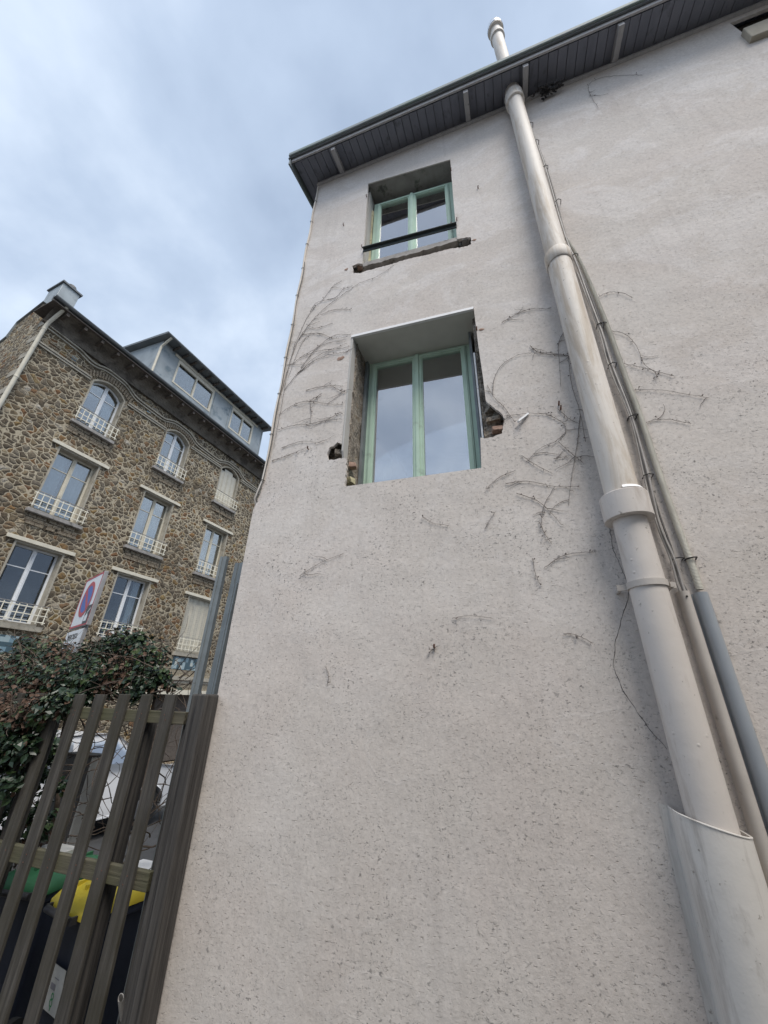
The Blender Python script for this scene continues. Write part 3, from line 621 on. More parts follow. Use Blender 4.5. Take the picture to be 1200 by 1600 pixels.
mb.build('bracket', 'duct', pipe, smooth=True)
# the steel guard round its foot: open-topped half tube with flanges on the wall
mb = MB(); prof = []
SR = 0.122
def guard_ring(z, r, sl=0.0):
    pts = [(PX-r-.03, D-0.002), (PX-r+.002, D-0.004)]
    for k in range(19):
        t = math.pi + math.pi*k/18; pts.append((PX+r*math.cos(t), (D-0.10)+ (r-.01)*math.sin(t)))
    pts += [(PX+r-.002, D-0.004), (PX+r+.03, D-0.002)]
    return pts
zs = [GZ, 0.2, 0.8, 1.19]
for rr, flip in ((SR, False), (SR-.006, True)):
    rows = [guard_ring(z, rr) for z in zs]; n_ = len(rows[0]); vs = []
    for z, row in zip(zs, rows):
        for (x, y) in row: vs.append((x, y+(0.003 if flip else 0), z + (0.03*(PX-x)/SR if z > 1 else 0)))
    fs = [(j*n_+i, j*n_+i+1, (j+1)*n_+i+1, (j+1)*n_+i) for j in range(len(zs)-1) for i in range(n_-1)]
    if flip: fs = [f[::-1] for f in fs]
    mb.add(vs, fs)
top = [(len(zs)-1)*n_+i for i in range(n_)]; off = len(zs)*n_
mb.f += [(top[i], top[i+1], top[i+1]+off, top[i]+off) for i in range(n_-1)]; mb.mi += [0]*(n_-1)
rim = [Vector((x, y-0.002, 1.19+0.03*(PX-x)/SR)) for (x, y) in guard_ring(1.19, SR-.002)][1:-1]
mb.tube(rim, 0.0035, 6)
mb.build('foot_guard', 'sleeve', pipe, smooth=True)

# ------------------------------------------------------------------ cables and conduit
cab = thing('cable_bundle', 'bundle of thin grey cables clipped to the wall just right of the thick pipe', 'cables', (0.78, D-.02, GZ))
cpts = [(826,190),(852,265),(882,370),(905,425),(935,510),(955,570),(985,650),(1010,740),(1030,820),(1055,885),(1070,928)]
ctr = [px(x, y, D-0.035) for x, y in cpts]
def smooth_path(P, n=8):
    out = []
    for i in range(len(P)-1):
        p0, p1, p2, p3 = P[max(i-1,0)], P[i], P[i+1], P[min(i+2,len(P)-1)]
        for j in range(n):
            t = j/n; out.append(0.5*((2*p1)+(-p0+p2)*t+(2*p0-5*p1+4*p2-p3)*t*t+(-p0+3*p1-3*p2+p3)*t**3))
    out.append(P[-1]); return out
base = smooth_path(ctr)
for k, (ox, oy, r_, mt) in enumerate(((-.011, 0, .006, 'cable'), (.004, -.006, .007, 'cable'), (.014, .006, .0055, 'cable_dark'), (.0, .010, .006, 'cable'))):
    mb = MB(); n_ = len(base)
    q = [p+Vector((ox*(1+.5*math.sin(i*.35+k*2)), oy+.004*math.sin(i*.5+k), 0)) for i, p in enumerate(base)]
    if k == 0: q = q[24:]
    if k == 3: q = q[30:]
    mb.tube(q, r_, 6); mb.build('cable', mt, cab, smooth=True)
for (x, y) in ((829,195),(838,222),(852,262),(872,315),(898,400),(938,508),(957,570),(988,652),(1013,743),(1060,873)):
    p = px(x, y, D-0.035); mb = MB()
    mb.tube([(p.x-.024, D-.004, p.z), (p.x-.024, D-.045, p.z), (p.x, D-.058, p.z), (p.x+.024, D-.045, p.z), (p.x+.024, D-.004, p.z)], .0035, 6)
    mb.build('clip', 'clip', cab)
con = thing('ribbed_conduit', 'green-grey ribbed conduit running down the wall into a blue-grey guard, rightmost of the pipes', 'conduit', (0.89, D-.02, GZ))
q = smooth_path([px(x, y, D-.022) for x, y in ((884,372),(903,402),(925,450),(950,512),(978,590),(1002,655),(1030,740),(1058,820),(1080,880),(1094,922))], 5)
mb = MB(); fine = []; rs = []
for i in range(len(q)-1):
    n_ = max(2, int((q[i+1]-q[i]).length/0.0035))
    for j in range(n_): fine.append(q[i].lerp(q[i+1], j/n_)); rs.append(.0095 + .0065*min(1, i/22) + (.002 if (len(rs) % 2) else 0))
mb.tube(fine, rs, 10); mb.build('hose', 'conduit', con, smooth=True)
for (x, y) in ((942,508),(990,651),(1080,873)):
    p = px(x, y, D-0.022); mb = MB(); mb.tube([(p.x-.024,D-.003,p.z),(p.x-.02,D-.04,p.z-.002),(p.x,D-.048,p.z),(p.x+.02,D-.04,p.z+.002),(p.x+.026,D-.003,p.z)], .004, 6); mb.build('clip', 'clip', con)
mb = MB(); r0 = .029
for zt, zb in ((2.14, GZ),):
    pts = [(.893-r0-.006, D-.001), (.893-r0, D-.003)]+[(.893+r0*math.cos(math.pi+math.pi*k/12), D-.024+r0*math.sin(math.pi+math.pi*k/12)) for k in range(13)]+[(.893+r0, D-.003), (.893+r0+.012, D-.001)]
    n_ = len(pts); mb.add([(x, y, z) for z in (zb, zt) for x, y in pts], [(i, i+1, n_+i+1, n_+i) for i in range(n_-1)])
mb.build('guard', 'grey_pvc', con, smooth=True)
dct = thing('cable_duct', 'narrow beige-grey duct between the thick pipe and the blue-grey guard', 'duct', (0.822, D-.02, GZ))
mb = MB(); r0 = .026
pts = [(.82+r0*math.cos(math.pi+math.pi*k/12), D-.026+r0*math.sin(math.pi+math.pi*k/12)) for k in range(13)]; pts = [(.82-r0, D)]+pts+[(.82+r0, D)]
n_ = len(pts); mb.add([(x, y, z) for z in (GZ, 2.15) for x, y in pts], [(i, i+1, n_+i+1, n_+i) for i in range(n_-1)]); mb.build('cover', 'duct', dct, smooth=True)
mb = MB(); mb.tube([(.82, D-.052, 2.12), (.82, D-.056, 2.12)], .005, 8); mb.tube([(.82, D-.052, .9), (.82, D-.056, .9)], .005, 8); mb.build('screw', 'clip', dct)
edge = thing('corner_cable', 'thin pale cable clipped down the left corner of the pinkish house', 'cable', (HX0, D, 3.1))
q = [Vector((HX0+.008+.006*math.sin(i*.9), D-.012, 7.95-i*.12)) for i in range(40)] + [Vector((HX0-.012, D-.012, 3.2)), Vector((HX0-.04, D-.01, 3.1)), Vector((HX0-.03, D+.02, 3.05))]
mb = MB(); mb.tube(q, .011, 8); mb.build('cable', 'pipe', edge, smooth=True)
mb = MB(); q2 = [p+Vector((.014+.006*math.sin(i*.7), -.004, 0)) for i, p in enumerate(q[14:])]; mb.tube(q2, .005, 6); mb.build('cable', 'cable_dark', edge, smooth=True)
for i in range(3, 40, 4):
    p = q[i]; mb = MB(); mb.tube([p+Vector((-.014, .01, 0)), p+Vector((-.012,-.014,0)), p+Vector((.012,-.014,0)), p+Vector((.016,.01,0))], .003, 5); mb.build('clip', 'cable_dark', edge)
# dark clump under the eaves
nest = thing('nest', 'dark ragged clump tucked under the eaves right of the thick pipe', 'nest', px(852, 142, D-.06))
mb = MB(); c = px(856, 140, D-.07)
for k in range(90):
    a = c+Vector((random.gauss(0,.06), random.gauss(0,.02), random.gauss(0,.018))); b_ = a+Vector((random.uniform(-.05,.05), random.uniform(-.02,.02), random.uniform(-.02,.02)))
    mb.tube([a, (a+b_)/2+Vector((0,0,random.uniform(-.02,.02))), b_], random.uniform(.005,.014), 5)
mb.build('twigs', 'clip', nest)

# ------------------------------------------------------------------ dry vines
def vine(name, label, lines, seed, r=0.0045):
    r *= .52
    rnd = random.Random(seed); pts0 = px(*lines[0][0], D); v = thing(name, label, 'dry vine', (pts0.x, D, pts0.z)); 
    for ln in lines:
        v_mb = MB(); t_mb = v_mb
        P = smooth_path([px(x, y, D-0.006) for x, y in ln], 7); n_ = len(P)
        for p in P: p.x += rnd.uniform(-.0016,.0016); p.z += rnd.uniform(-.0016,.0016); p.y = D-.005-rnd.random()*.006
        rr = [max(.0012, r*(1-.75*i/n_))*rnd.uniform(.8,1.2) for i in range(n_)]
        if rnd.random() < .5 and n_ > 12: rr = [max(.0015, r*.75*(1-.5*abs(2*i/n_-1))) for i in range(n_)]
        v_mb.tube(P, rr, 5)
        for p in P[2:]:
            for _ in range(2):
                if rnd.random() < .22:
                    L = rnd.uniform(.008,.028); a = rnd.uniform(0, 6.28); e_ = p+Vector((L*math.cos(a), -rnd.random()*.008, L*math.sin(a)))
                    t_mb.tube([p, (p+e_)/2+Vector((rnd.uniform(-.004,.004),0,rnd.uniform(-.004,.004))), e_], [.0016,.0013,.0008], 4)
                    if rnd.random() < .25: t_mb.tube([e_, e_+Vector((.006,-.003,.004))], .004, 5)
            if rnd.random() < .05:
                L = rnd.uniform(.06,.2); a = rnd.uniform(-.7, .7)+(math.pi if rnd.random()<.4 else 0); cc = p; Q = [cc]
                for _ in range(5): cc = cc+Vector((L/5*math.cos(a), 0, L/5*math.sin(a))); a += rnd.uniform(-.4,.4); Q.append(cc)
                t_mb.tube(Q, [.0022,.002,.0017,.0014,.001,.0008], 4)
        v_mb.build('stem', 'vine', v)
    return v
vine('dry_vine', 'fan of bare vine stems on the wall between the left corner and the lower window',
 [[(440,612),(452,570),(466,532),(485,505),(505,484),(527,467),(548,452),(563,442),(590,432),(615,415)], [(459,568),(472,557),(490,547),(511,531),(527,523),(548,523)],
  [(444,610),(461,589),(477,571),(495,557),(516,547),(543,536)], [(464,584),(485,568),(506,557),(527,552),(544,550)], [(472,523),(498,521),(522,529),(543,526)],
  [(485,487),(495,473),(522,466),(537,452),(551,447)], [(501,492),(522,484),(548,484)], [(478,610),(498,605),(516,603),(535,603)], [(520,604),(531,610),(537,612)],
  [(435,649),(453,636),(472,628),(493,628),(511,631),(535,632)], [(482,628),(495,620),(503,615)], [(432,672),(459,665),(485,662),(511,657),(535,655)], [(485,631),(486,647),(485,662)],
  [(425,720),(443,714),(469,704),(482,698)], [(511,657),(527,647),(534,644)], [(428,700),(436,655),(444,612),(452,570),(462,535)], [(466,532),(480,515),(498,512),(520,505)], [(470,575),(500,541),(540,531)], [(458,545),(478,500),(492,480)], [(450,590),(470,540),(486,520)],[(468,560),(500,548),(530,545),(546,541)],[(484,487),(503,470),(520,448),(533,440)],[(440,700),(470,690),(500,692)]], 1, .0052)
vine('dry_vine', 'looping bare vine stems between the lower window and the thick pipe',
 [[(828,540),(840,550),(862,552),(884,556)], [(770,617),(772,592),(784,571),(805,557),(830,552),(884,556)], [(761,602),(772,621),(788,637),(803,658)], [(788,650),(830,646),(855,648),(880,662),(884,675)],
  [(784,504),(805,492),(830,483),(859,483)], [(880,520),(872,540),(874,567),(876,604)], [(790,756),(822,752),(867,760),(905,760)], [(807,771),(840,783),(860,800),(876,819)], [(815,712),(838,727),(863,740)],
  [(872,690),(892,708),(911,723)], [(865,717),(880,714),(892,712)], [(805,735),(780,746),(759,765)], [(842,815),(852,835),(862,850)], [(888,556),(893,600),(905,640),(915,690)], [(906,650),(901,700),(893,745),(888,790)], [(884,675),(868,690),(845,700),(822,722)], [(867,760),(850,790),(846,820)], [(872,640),(890,655),(905,662)]], 2, .0048)
vine('dry_vine', 'four separate bare vine stems on the wall right of the pipes',
 [[(932,467),(948,458),(968,457),(987,465)], [(955,517),(979,524),(996,544),(1006,568),(1023,582),(1025,591)], [(972,568),(992,572),(1020,579),(1054,588)], [(986,610),(1020,609),(1054,613),(1104,621)], [(1003,663),(1023,656),(1047,656),(1080,662)]], 3, .0035)
vine('dry_vine', 'single hooked bare stem high on the wall under the eaves', [[(935,169),(921,146),(921,131),(942,121),(975,118),(1004,117)]], 4, .003)
vine('dry_vine', 'small broken twigs clinging to the wall below the lower window',
 [[(661,808),(676,817),(699,821)], [(757,827),(766,812),(774,800)], [(468,900),(500,880),(537,865)], [(850,888),(880,868),(925,862)], [(707,966),(735,962),(770,966)], [(832,872),(836,895),(842,910)], [(508,1040),(514,1055),(511,1070)], [(672,1018),(683,1009)],[(880,990),(900,992),(925,1004)]], 5, .0035)

# ------------------------------------------------------------------ stone apartment building over the street
S0, K0 = 3.18, 12.5
o_ = SW(S0, K0, GZ)
SROT = math.atan2(sdir.y, sdir.x)
stone = thing('stone_apartment_building', 'apartment building of polygonal brown rubble stone with cream window trim, at the left', 'building', o_, SROT)
def sb(mb, name, mat, parent=None, **k): return mb.build(name, mat, parent or stone, world=False, **k)
def X(s): return s-S0
Z = lambda z: z-GZ
SE = 16.0                                    # far end along the street
cols = (5.36, 8.12, 10.93)
def arch(c, w_, z0, zs_, zt, n=10):
    a = [(c-w_, z0), (c+w_, z0), (c+w_, zs_)]
    for i in range(1, n): t = i/n; x = c+w_-2*w_*t; a.append((x, zs_+(zt-zs_)*math.sin(math.pi*t)**.8))
    return a+[(c-w_, zs_)]
openings = []
for i, c in enumerate(cols):
    openings.append(('rect', i, 3, c, 0.60, (3.10, 3.06, 2.98)[i], (5.10, 5.06, 4.98)[i]))
    openings.append(('rect', i, 2, c, 0.60, (5.98, 5.93, 5.86)[i], (8.02, 8.0, 7.93)[i]))
    openings.append(('arch', i, 1, c, 0.55, 8.97, 10.62))
def opoly(o):
    k, i, r_, c, hw, z0, z1 = o
    if k == 'rect': return [(c-hw, z0), (c+hw, z0), (c+hw, z1), (c-hw, z1)]
    return arch(c, hw, z0, z1, z1+0.27)
shop = [(10.05, GZ+.02), (13.6, GZ+.02), (13.6, 1.72), (10.05, 1.72)]
w = MB(); w.plate([(X(S0), 0.0), (X(SE), 0.0), (X(SE), Z(11.75)), (X(S0), Z(11.75))], [[(X(a), Z(z)) for a, z in opoly(o)] for o in openings]+[[(X(a), Z(z)) for a, z in shop]], 0.0, 0.32)
sb(w, 'front_wall', 'rubble')
# gable end with a stepped back roof line
gp = [(0.32, 0.0), (5.5, 0.0), (5.5, Z(11.3)), (2.9, Z(11.55)), (2.35, Z(11.75)), (2.2, Z(12.35)), (1.0, Z(12.75)), (0.32, Z(12.2))]
w = MB(); w.plate(gp, [], 0.0, 0.3, mp=lambda a, t, z: (t, a, z)); w.box((0.0, 0.0, Z(11.751)), (0.3, 0.3195, Z(12.1))); sb(w, 'gable_wall', 'gable_rubble')
w = MB()
for i in range(36):                                              # pale quoins up the corner
    if i % 2: w.box((-0.012, 0.02, 0.2+i*0.33), (0.0, 0.40+random.uniform(-.05,.1), 0.42+i*0.33))
sb(w, 'quoins', 'reveal')
w = MB(); w.box((0.3005, 3.8, 0.0), (X(SE), 4.1, Z(11.5))); w.box((X(SE), 0, 0), (X(SE)+.3, 4.1, Z(11.75))); sb(w, 'rear_wall', 'gable_rubble')
# black backing board and slabs, room shade put into their colour
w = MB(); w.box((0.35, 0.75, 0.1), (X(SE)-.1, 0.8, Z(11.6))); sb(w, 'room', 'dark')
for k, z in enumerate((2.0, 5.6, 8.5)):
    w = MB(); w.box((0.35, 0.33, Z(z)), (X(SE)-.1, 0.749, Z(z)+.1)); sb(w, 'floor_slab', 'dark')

def pane_window(o):
    k, i, r_, c, hw, z0, z1 = o
    cc = X(c); closed = (i == 2 and r_ in (1, 3)); top = z1+0.27 if k == 'arch' else z1
    white = (r_ == 3 and i < 2) or r_ == 1
    fm = 'white_paint' if white else 'cream'
    yf = 0.20
    P = [(X(a), Z(z)) for a, z in opoly(o)]
    # reveal lining, then frame set inside it
    rv = MB()
    cen = (cc, Z((z0+top)/2))
    inn = [(cen[0]+(a-cen[0])*(1-.045/hw), cen[1]+(z-cen[1])*(1-.045/((top-z0)/2))) for a, z in P]
    rv.plate([(cen[0]+(a-cen[0])*1.002, cen[1]+(z-cen[1])*1.001) for a, z in P], [inn], -0.012, yf+.08)
    rvo = sb(rv, 'window', 'reveal')
    def kid(mb, nm, mt, **kw): return mb.build(nm, mt, rvo, world=False, **kw)
    lit = not closed
    if closed:
        s = MB(); hw2 = hw-.05
        zb, zt = Z(z0)+.02, Z(z1)-.02
        npan = 4
        for q in range(npan):
            a0 = cc-hw2+q*2*hw2/npan; a1 = a0+2*hw2/npan-.008; s.box((a0, 0.10, zb), (a1, 0.12, zt + (0.14 if k == 'arch' and q in (1,2) else 0)))
            s.box((a0+.02, 0.088, zb+.03), (a0+.035, 0.0995, zt-.03)); s.box((a1-.035, 0.088, zb+.03), (a1-.02, 0.0995, zt-.03))
            if r_ == 3:
                n_ = 26
                for j in range(n_):
                    z = zb+.08+j*(zt-zb-.16)/n_; s.box((a0+.06, 0.084, z), (a0+.12, 0.0995, z+.035)); s.box((a1-.12, 0.084, z), (a1-.06, 0.0995, z+.035))
        kid(s, 'shutter', 'shutter')
    else:
        f = MB(); inner2 = inn
        fw = .05 if white else .055
        sc = lambda d: [(cen[0]+(a-cen[0])*(1-(.045+d)/hw), cen[1]+(z-cen[1])*(1-(.045+d)/((top-z0)/2))) for a, z in P]
        g0 = sc(fw)
        f.plate([(cen[0]+(a-cen[0])*1.0, cen[1]+(z-cen[1])*1.0) for a, z in inner2], [g0], yf, yf+.05)
        zt = max(z for a, z in g0); zb = min(z for a, z in g0)
        f.box((cc-.05, yf-.012, zb-.01), (cc+.05, yf+.0495, zt-.005 if k == 'rect' else zt-.01))
        f.box((cc-.012, yf-.03, zb), (cc+.012, yf-.0125, zt-.01))
        zm = zb+(zt-zb)*.72
        for sx in (-1, 1): f.box((cc+sx*.0505 if sx > 0 else cc-hw+.09, yf+.004, zm-.012), (cc+hw-.09 if sx > 0 else cc-.0505, yf+.04, zm+.012))
        kid(f, 'frame', fm)
        g_ = MB(); g_.plate(g0, [], yf+.02, yf+.026); kid(g_, 'glass_pane', 'glass_dark' if r_ == 3 else 'glass_far')
        if not (r_ == 3 and i == 0):
            cu = MB()
            spans = [(-.9, -.15), (.2, .95)] if r_ == 2 else [(.35, .98)]
            if r_ == 3: spans = [(.45, .95)]
            for a0, a1 in spans:
                n_ = 14; a0 = cc+a0*hw; a1 = cc+a1*hw; vs = []
                for j in range(n_+1):
                    x_ = a0+(a1-a0)*j/n_; y_ = yf+.16+.008*math.sin(j*1.9); vs += [(x_, y_, zb), (x_, y_, zt)]
                cu.add(vs, [(2*j, 2*j+2, 2*j+3, 2*j+1) for j in range(n_)])
            kid(cu, 'curtain', 'curtain', smooth=True)
    # sill and lintel
    s = MB()
    if r_ == 3: s.box((cc-hw-.12, -0.10, Z(z0)-.13), (cc+hw+.12, -.0125, Z(z0)-.005)); s.box((cc-hw, -.0124, Z(z0)-.05), (cc+hw, yf, Z(z0)+.004)); mt = 'reveal'
    else: s.box((cc-hw-.10, -0.13, Z(z0)-.10), (cc+hw+.10, -.0125, Z(z0)-.003)); s.box((cc-hw, -.0124, Z(z0)-.05), (cc+hw, yf, Z(z0)+.004)); mt = 'concrete'
    kid(s, 'sill', mt, bevel=.008)
    if k == 'rect':
        s = MB(); s.box((cc-hw-.22, -0.07, Z(z1)-.0), (cc+hw+.22, -.0125, Z(z1)+.10)); s.box((cc-hw, -.0124, Z(z1)-.004), (cc+hw, yf, Z(z1)+.04)); kid(s, 'lintel', 'cream', bevel=.006)
    # iron guard rail
    rl = MB(); x0, x1 = cc-hw-.10, cc+hw+.10; yy = -.14; zb_, zt_ = Z(z0)+.10, Z(z0)+.50
    for z in (zb_, zb_+.16, zt_-.06): rl.prism((x0, yy, z), (x1, yy, z), .021, .021)
    n_ = 8
    for j in range(n_+1):
        x_ = x0+.05+(x1-x0-.1)*j/n_; rl.prism((x_, yy, zb_-.05), (x_, yy, zt_-.02 if j not in (0, 3, 5, n_) else zt_), .018, .018, up=(0,1,0))
    for x_ in (x0+.05, x1-.05): rl.prism((x_, yy, zb_+.02), (x_, .0, zb_+.02), .013, .013); rl.prism((x_, yy, zt_-.06), (x_, .0, zt_-.06), .013, .013)
    kid(rl, 'guard_rail', 'rail_cream')
    r2 = MB(); r2.prism((x0, yy, zt_), (x1, yy, zt_), .03, .014); kid(r2, 'handrail', 'concrete')
for o in openings: pane_window(o)
# brick soldier arches over the top row, rubble courses below the sills
for c in cols:
    w = MB(); n_ = 17
    for j in range(n_):
        t = j/(n_-1); x_ = -0.66+1.32*t; zc_ = 10.62+0.27*math.sin(math.pi*max(0.02, min(.98, t)))**.8; a = (t-.5)*-0.55
        u = Vector((math.sin(-a), 0, math.cos(a))); p = Vector((X(c)+x_, -0.012, Z(zc_)+.03)); w.prism(p, p+u*.21, .062, .05, up=(0,1,0))
    sb(w, 'brick_arch', 'brick_trim')
for i, c in enumerate(cols):
    for z in ((5.98, 5.93, 5.86)[i], 8.97):
        w = MB(); zz_ = Z(z)-.115
        for rw in range(3):
            xx = X(c)-.62+random.uniform(0,.1)
            while xx < X(c)+.6:
                L = random.uniform(.12,.24); w.box((xx, -.022-random.random()*.02, zz_-.10*(rw+1)+.012), (min(xx+L, X(c)+.68), .0-.002, zz_-.10*rw)); xx += L+.015+random.choice((0,0,.06))
        sb(w, 'stone_course', 'brick_trim')
# mouldings: the upper one swings over each window
def mould_line(zf, s0, s1, n=120): return [(s0+(s1-s0)*i/n, zf(s0+(s1-s0)*i/n)) for i in range(n+1)]
up_z = lambda s: 11.0-0.045*(s-5.4)+sum(0.24*math.exp(-((s-c)/.62)**4) for c in cols)+(0.17 if s < 4.2 else 0.17*max(0, 1-(s-4.2)/.6))
for dz, pr, th in ((0.0, .09, .05), (-.085, .055, .045)):
    w = MB(); L_ = mould_line(up_z, S0+.0, SE)
    for j in range(len(L_)-1):
        a, b_ = L_[j], L_[j+1]; w.add([(X(q[0]), y, Z(q[1])+dz+d) for q in (a, b_) for y, d in ((-pr, 0), (-.001, 0), (-.001, th), (-pr, th))], [(0,4,5,1),(2,6,7,3),(3,7,4,0)])
    sb(w, 'moulding', 'reveal')
for a, b_ in ((S0, 4.72), (6.0, 7.52), (8.72, 10.32), (11.55, SE)):
    w = MB(); w.box((X(a), -.07, Z(10.60)), (X(b_), -.001, Z(10.65))); w.box((X(a), -.045, Z(10.53)), (X(b_), -.0012, Z(10.585))); sb(w, 'moulding', 'reveal')
w = MB()
xx = S0+.3
while xx < SE-.4:
    if not any(abs(xx-c) < .95 for c in cols):
        for q in range(2): w.box((X(xx), -.02, Z(10.74)+q*.1), (X(xx)+.28, -.001, Z(10.79)+q*.1))
    xx += .46
sb(w, 'brick_panel', 'brick_trim')
w = MB()
for q in (4.15, 6.75, 9.5): w.box((X(q)-.07, -.014, Z(10.78)), (X(q)+.07, -.001, Z(10.92)))
sb(w, 'blue_tile', 'mosaic')
# cove, brackets, gutter
w = MB(); n_ = 8; pr = []
for j in range(n_+1):
    t = j/n_*math.pi/2; pr.append((-.10-.42*(1-math.cos(t)), Z(11.30)+.42*math.sin(t)))
for j in range(n_):
    (y0, z0), (y1, z1) = pr[j], pr[j+1]; w.add([(-.1, y0, z0), (X(SE), y0, z0), (X(SE), y1, z1), (-.1, y1, z1)], [(0,1,2,3)])
w.add([(-.1, 0, Z(11.3)), (X(SE), 0, Z(11.3)), (X(SE), -.10, Z(11.3)), (-.1, -.10, Z(11.3))], [(0,3,2,1)])
sb(w, 'eaves_cove', 'cove')
xx = S0+.2
while xx < SE:
    w = MB(); w.box((X(xx)-.04, -.55, Z(11.60)), (X(xx)+.04, -.02, Z(11.72))); sb(w, 'eaves_bracket', 'roofbrown'); xx += .52
w = MB(); w.box((-.25, -.60, Z(11.722)), (X(SE)+.1, .4, Z(11.75))); sb(w, 'eaves_board', 'roofbrown')
w = MB(); n_ = 8
for j in range(n_):
    t0, t1 = math.pi+math.pi*j/n_, math.pi+math.pi*(j+1)/n_
    w.add([(x_, -.60+.075*math.cos(t), Z(11.90)+.075*math.sin(t)) for x_ in (-.27, X(SE)+.1) for t in (t0, t1)], [(0,2,3,1)])
w.box((-.27, -.53, Z(11.75)), (X(SE)+.1, -.5, Z(11.93)))
sb(w, 'gutter', 'zinc_dark', smooth=True)
# main roof rising behind the gutter
w = MB(); w.add([(-.0, -.5, Z(11.93)), (X(SE)+.1, -.5, Z(11.93)), (X(SE)+.1, 1.0, Z(12.95)), (.305, 1.0, Z(12.70)), (X(SE)+.1, 4.1, Z(12.1)), (.305, 4.1, Z(11.3))], [(0,1,2,3),(3,2,4,5)])

cp_ = MB(); tops_ = [(-.45, 11.93), (.32, 12.22), (1.0, 12.77), (2.2, 12.37), (2.35, 11.77), (2.9, 11.57), (5.5, 11.32)]
for (ya, za), (yb_, zb2) in zip(tops_[:-1], tops_[1:]): cp_.add([(x_, y, Z(z)+d) for d in (0, .035) for x_, y, z in ((-.05, ya, za), (.33, ya, za), (.33, yb_, zb2), (-.05, yb_, zb2))], [(0,3,2,1),(4,5,6,7),(0,1,5,4),(1,2,6,5),(2,3,7,6),(3,0,4,7)])
sb(cp_, 'gable_coping', 'zinc')
sb(w, 'roof', 'zinc_dark')
# downspout at the corner
w = MB(); w.tube([(.10, -.55, Z(11.86)), (.08, -.50, Z(11.78)), (.03, -.12, Z(11.35)), (.02, -.075, Z(11.2)), (.02, -.075, 0.1)], .05, 12)
for z in (11.05, 9.2, 7.2, 5.2, 3.2): w.tube([(.02, -.075, Z(z)), (.02, -.075, Z(z)+.05)], .058, 12)
sb(w, 'downspout', 'cream', smooth=True)
# chimney
w = MB(); w.box((X(3.2), .5, Z(12.3)), (X(3.70), 1.3, Z(13.50))); ch = sb(w, 'chimney', 'zinc', bevel=.01)
w = MB(); w.box((X(3.2)-.05, .45, Z(13.501)), (X(3.70)+.05, 1.35, Z(13.56))); w.build('chimney_cap', 'zinc_dark', ch, world=False)
w = MB(); w.lathe([(.10, Z(13.56)), (.10, Z(13.70)), (.12, Z(13.71)), (.12, Z(13.78)), (.0, Z(13.79))], (X(3.48), .72, 0), 16); w.build('chimney_pot', 'concrete', ch, world=False, smooth=True)
# zinc-clad dormer
DS0, DS1, DY, DZ0, DZ1 = 6.42, 12.45, .10, 11.95, 14.18
w = MB(); dh = []
dwin = ((7.22, 9.15), (10.28, 11.75))
w.plate([(X(DS0), Z(DZ0)), (X(DS1), Z(DZ0)), (X(DS1), Z(DZ1)), (X(DS0), Z(DZ1))], [[(X(a), Z(12.75)), (X(b_), Z(12.75)), (X(b_), Z(13.95)), (X(a), Z(13.95))] for a, b_ in dwin], DY, DY+.08)
w.plate([(DY+.081, Z(DZ0)), (3.2, Z(12.1)), (3.2, Z(DZ1+.35)), (DY+.081, Z(DZ1))], [], 0, .05, mp=lambda a, t, z: (X(DS0)+t, a, z))
w.plate([(DY+.081, Z(DZ0)), (3.2, Z(12.1)), (3.2, Z(DZ1+.35)), (DY+.081, Z(DZ1))], [], 0, .05, mp=lambda a, t, z: (X(DS1)-t, a, z))
dm = sb(w, 'dormer', 'zinc')
def dk(mb, nm, mt, **kw): return mb.build(nm, mt, dm, world=False, **kw)
w = MB(); yo, yb = DY-.42, 3.3
w.add([(X(DS0)-.22, yo, Z(14.16)), (X(DS1)+.22, yo, Z(14.16)), (X(DS1)+.22, yb, Z(14.62)), (X(DS0)-.22, yb, Z(14.62)), (X(DS0)-.22, yo, Z(14.26)), (X(DS1)+.22, yo, Z(14.26)), (X(DS1)+.22, yb, Z(14.72)), (X(DS0)-.22, yb, Z(14.72))],
      [(0,3,2,1),(4,5,6,7),(0,1,5,4),(1,2,6,5),(2,3,7,6),(3,0,4,7)]); dk(w, 'dormer_roof', 'zinc_dark')
w = MB(); xx = X(DS0)
while xx < X(DS1): w.box((xx, yo+.06, Z(14.085)), (xx+.06, DY-.002, Z(14.165))); xx += .42
dk(w, 'dormer_rafters', 'roofbrown')
w = MB(); w.tube([(X(DS0)-.22, yo-.03, Z(14.2)), (X(DS1)+.22, yo-.03, Z(14.2))], .055, 10); dk(w, 'dormer_gutter', 'zinc_dark', smooth=True)
w = MB(); w.tube([(X(DS0)+.0, yo-.02, Z(14.13)), (X(DS0)-.02, yo+.12, Z(14.0)), (X(DS0)-.04, DY-.05, Z(13.78)), (X(DS0)-.05, DY-.06, Z(12.3))], .045, 10); dk(w, 'dormer_downspout', 'cream', smooth=True)
for xx in (DS0+.02, 9.22, 10.15, 12.38): w = MB(); w.box((X(xx), DY-.022, Z(DZ0)), (X(xx)+.045, DY-.001, Z(13.98))); dk(w, 'zinc_seam', 'zinc')
w = MB()
w.box((X(7.0), DY-.03, Z(13.97)), (X(12.0), DY-.0015, Z(14.08)))
dk(w, 'dormer_head', 'cream')
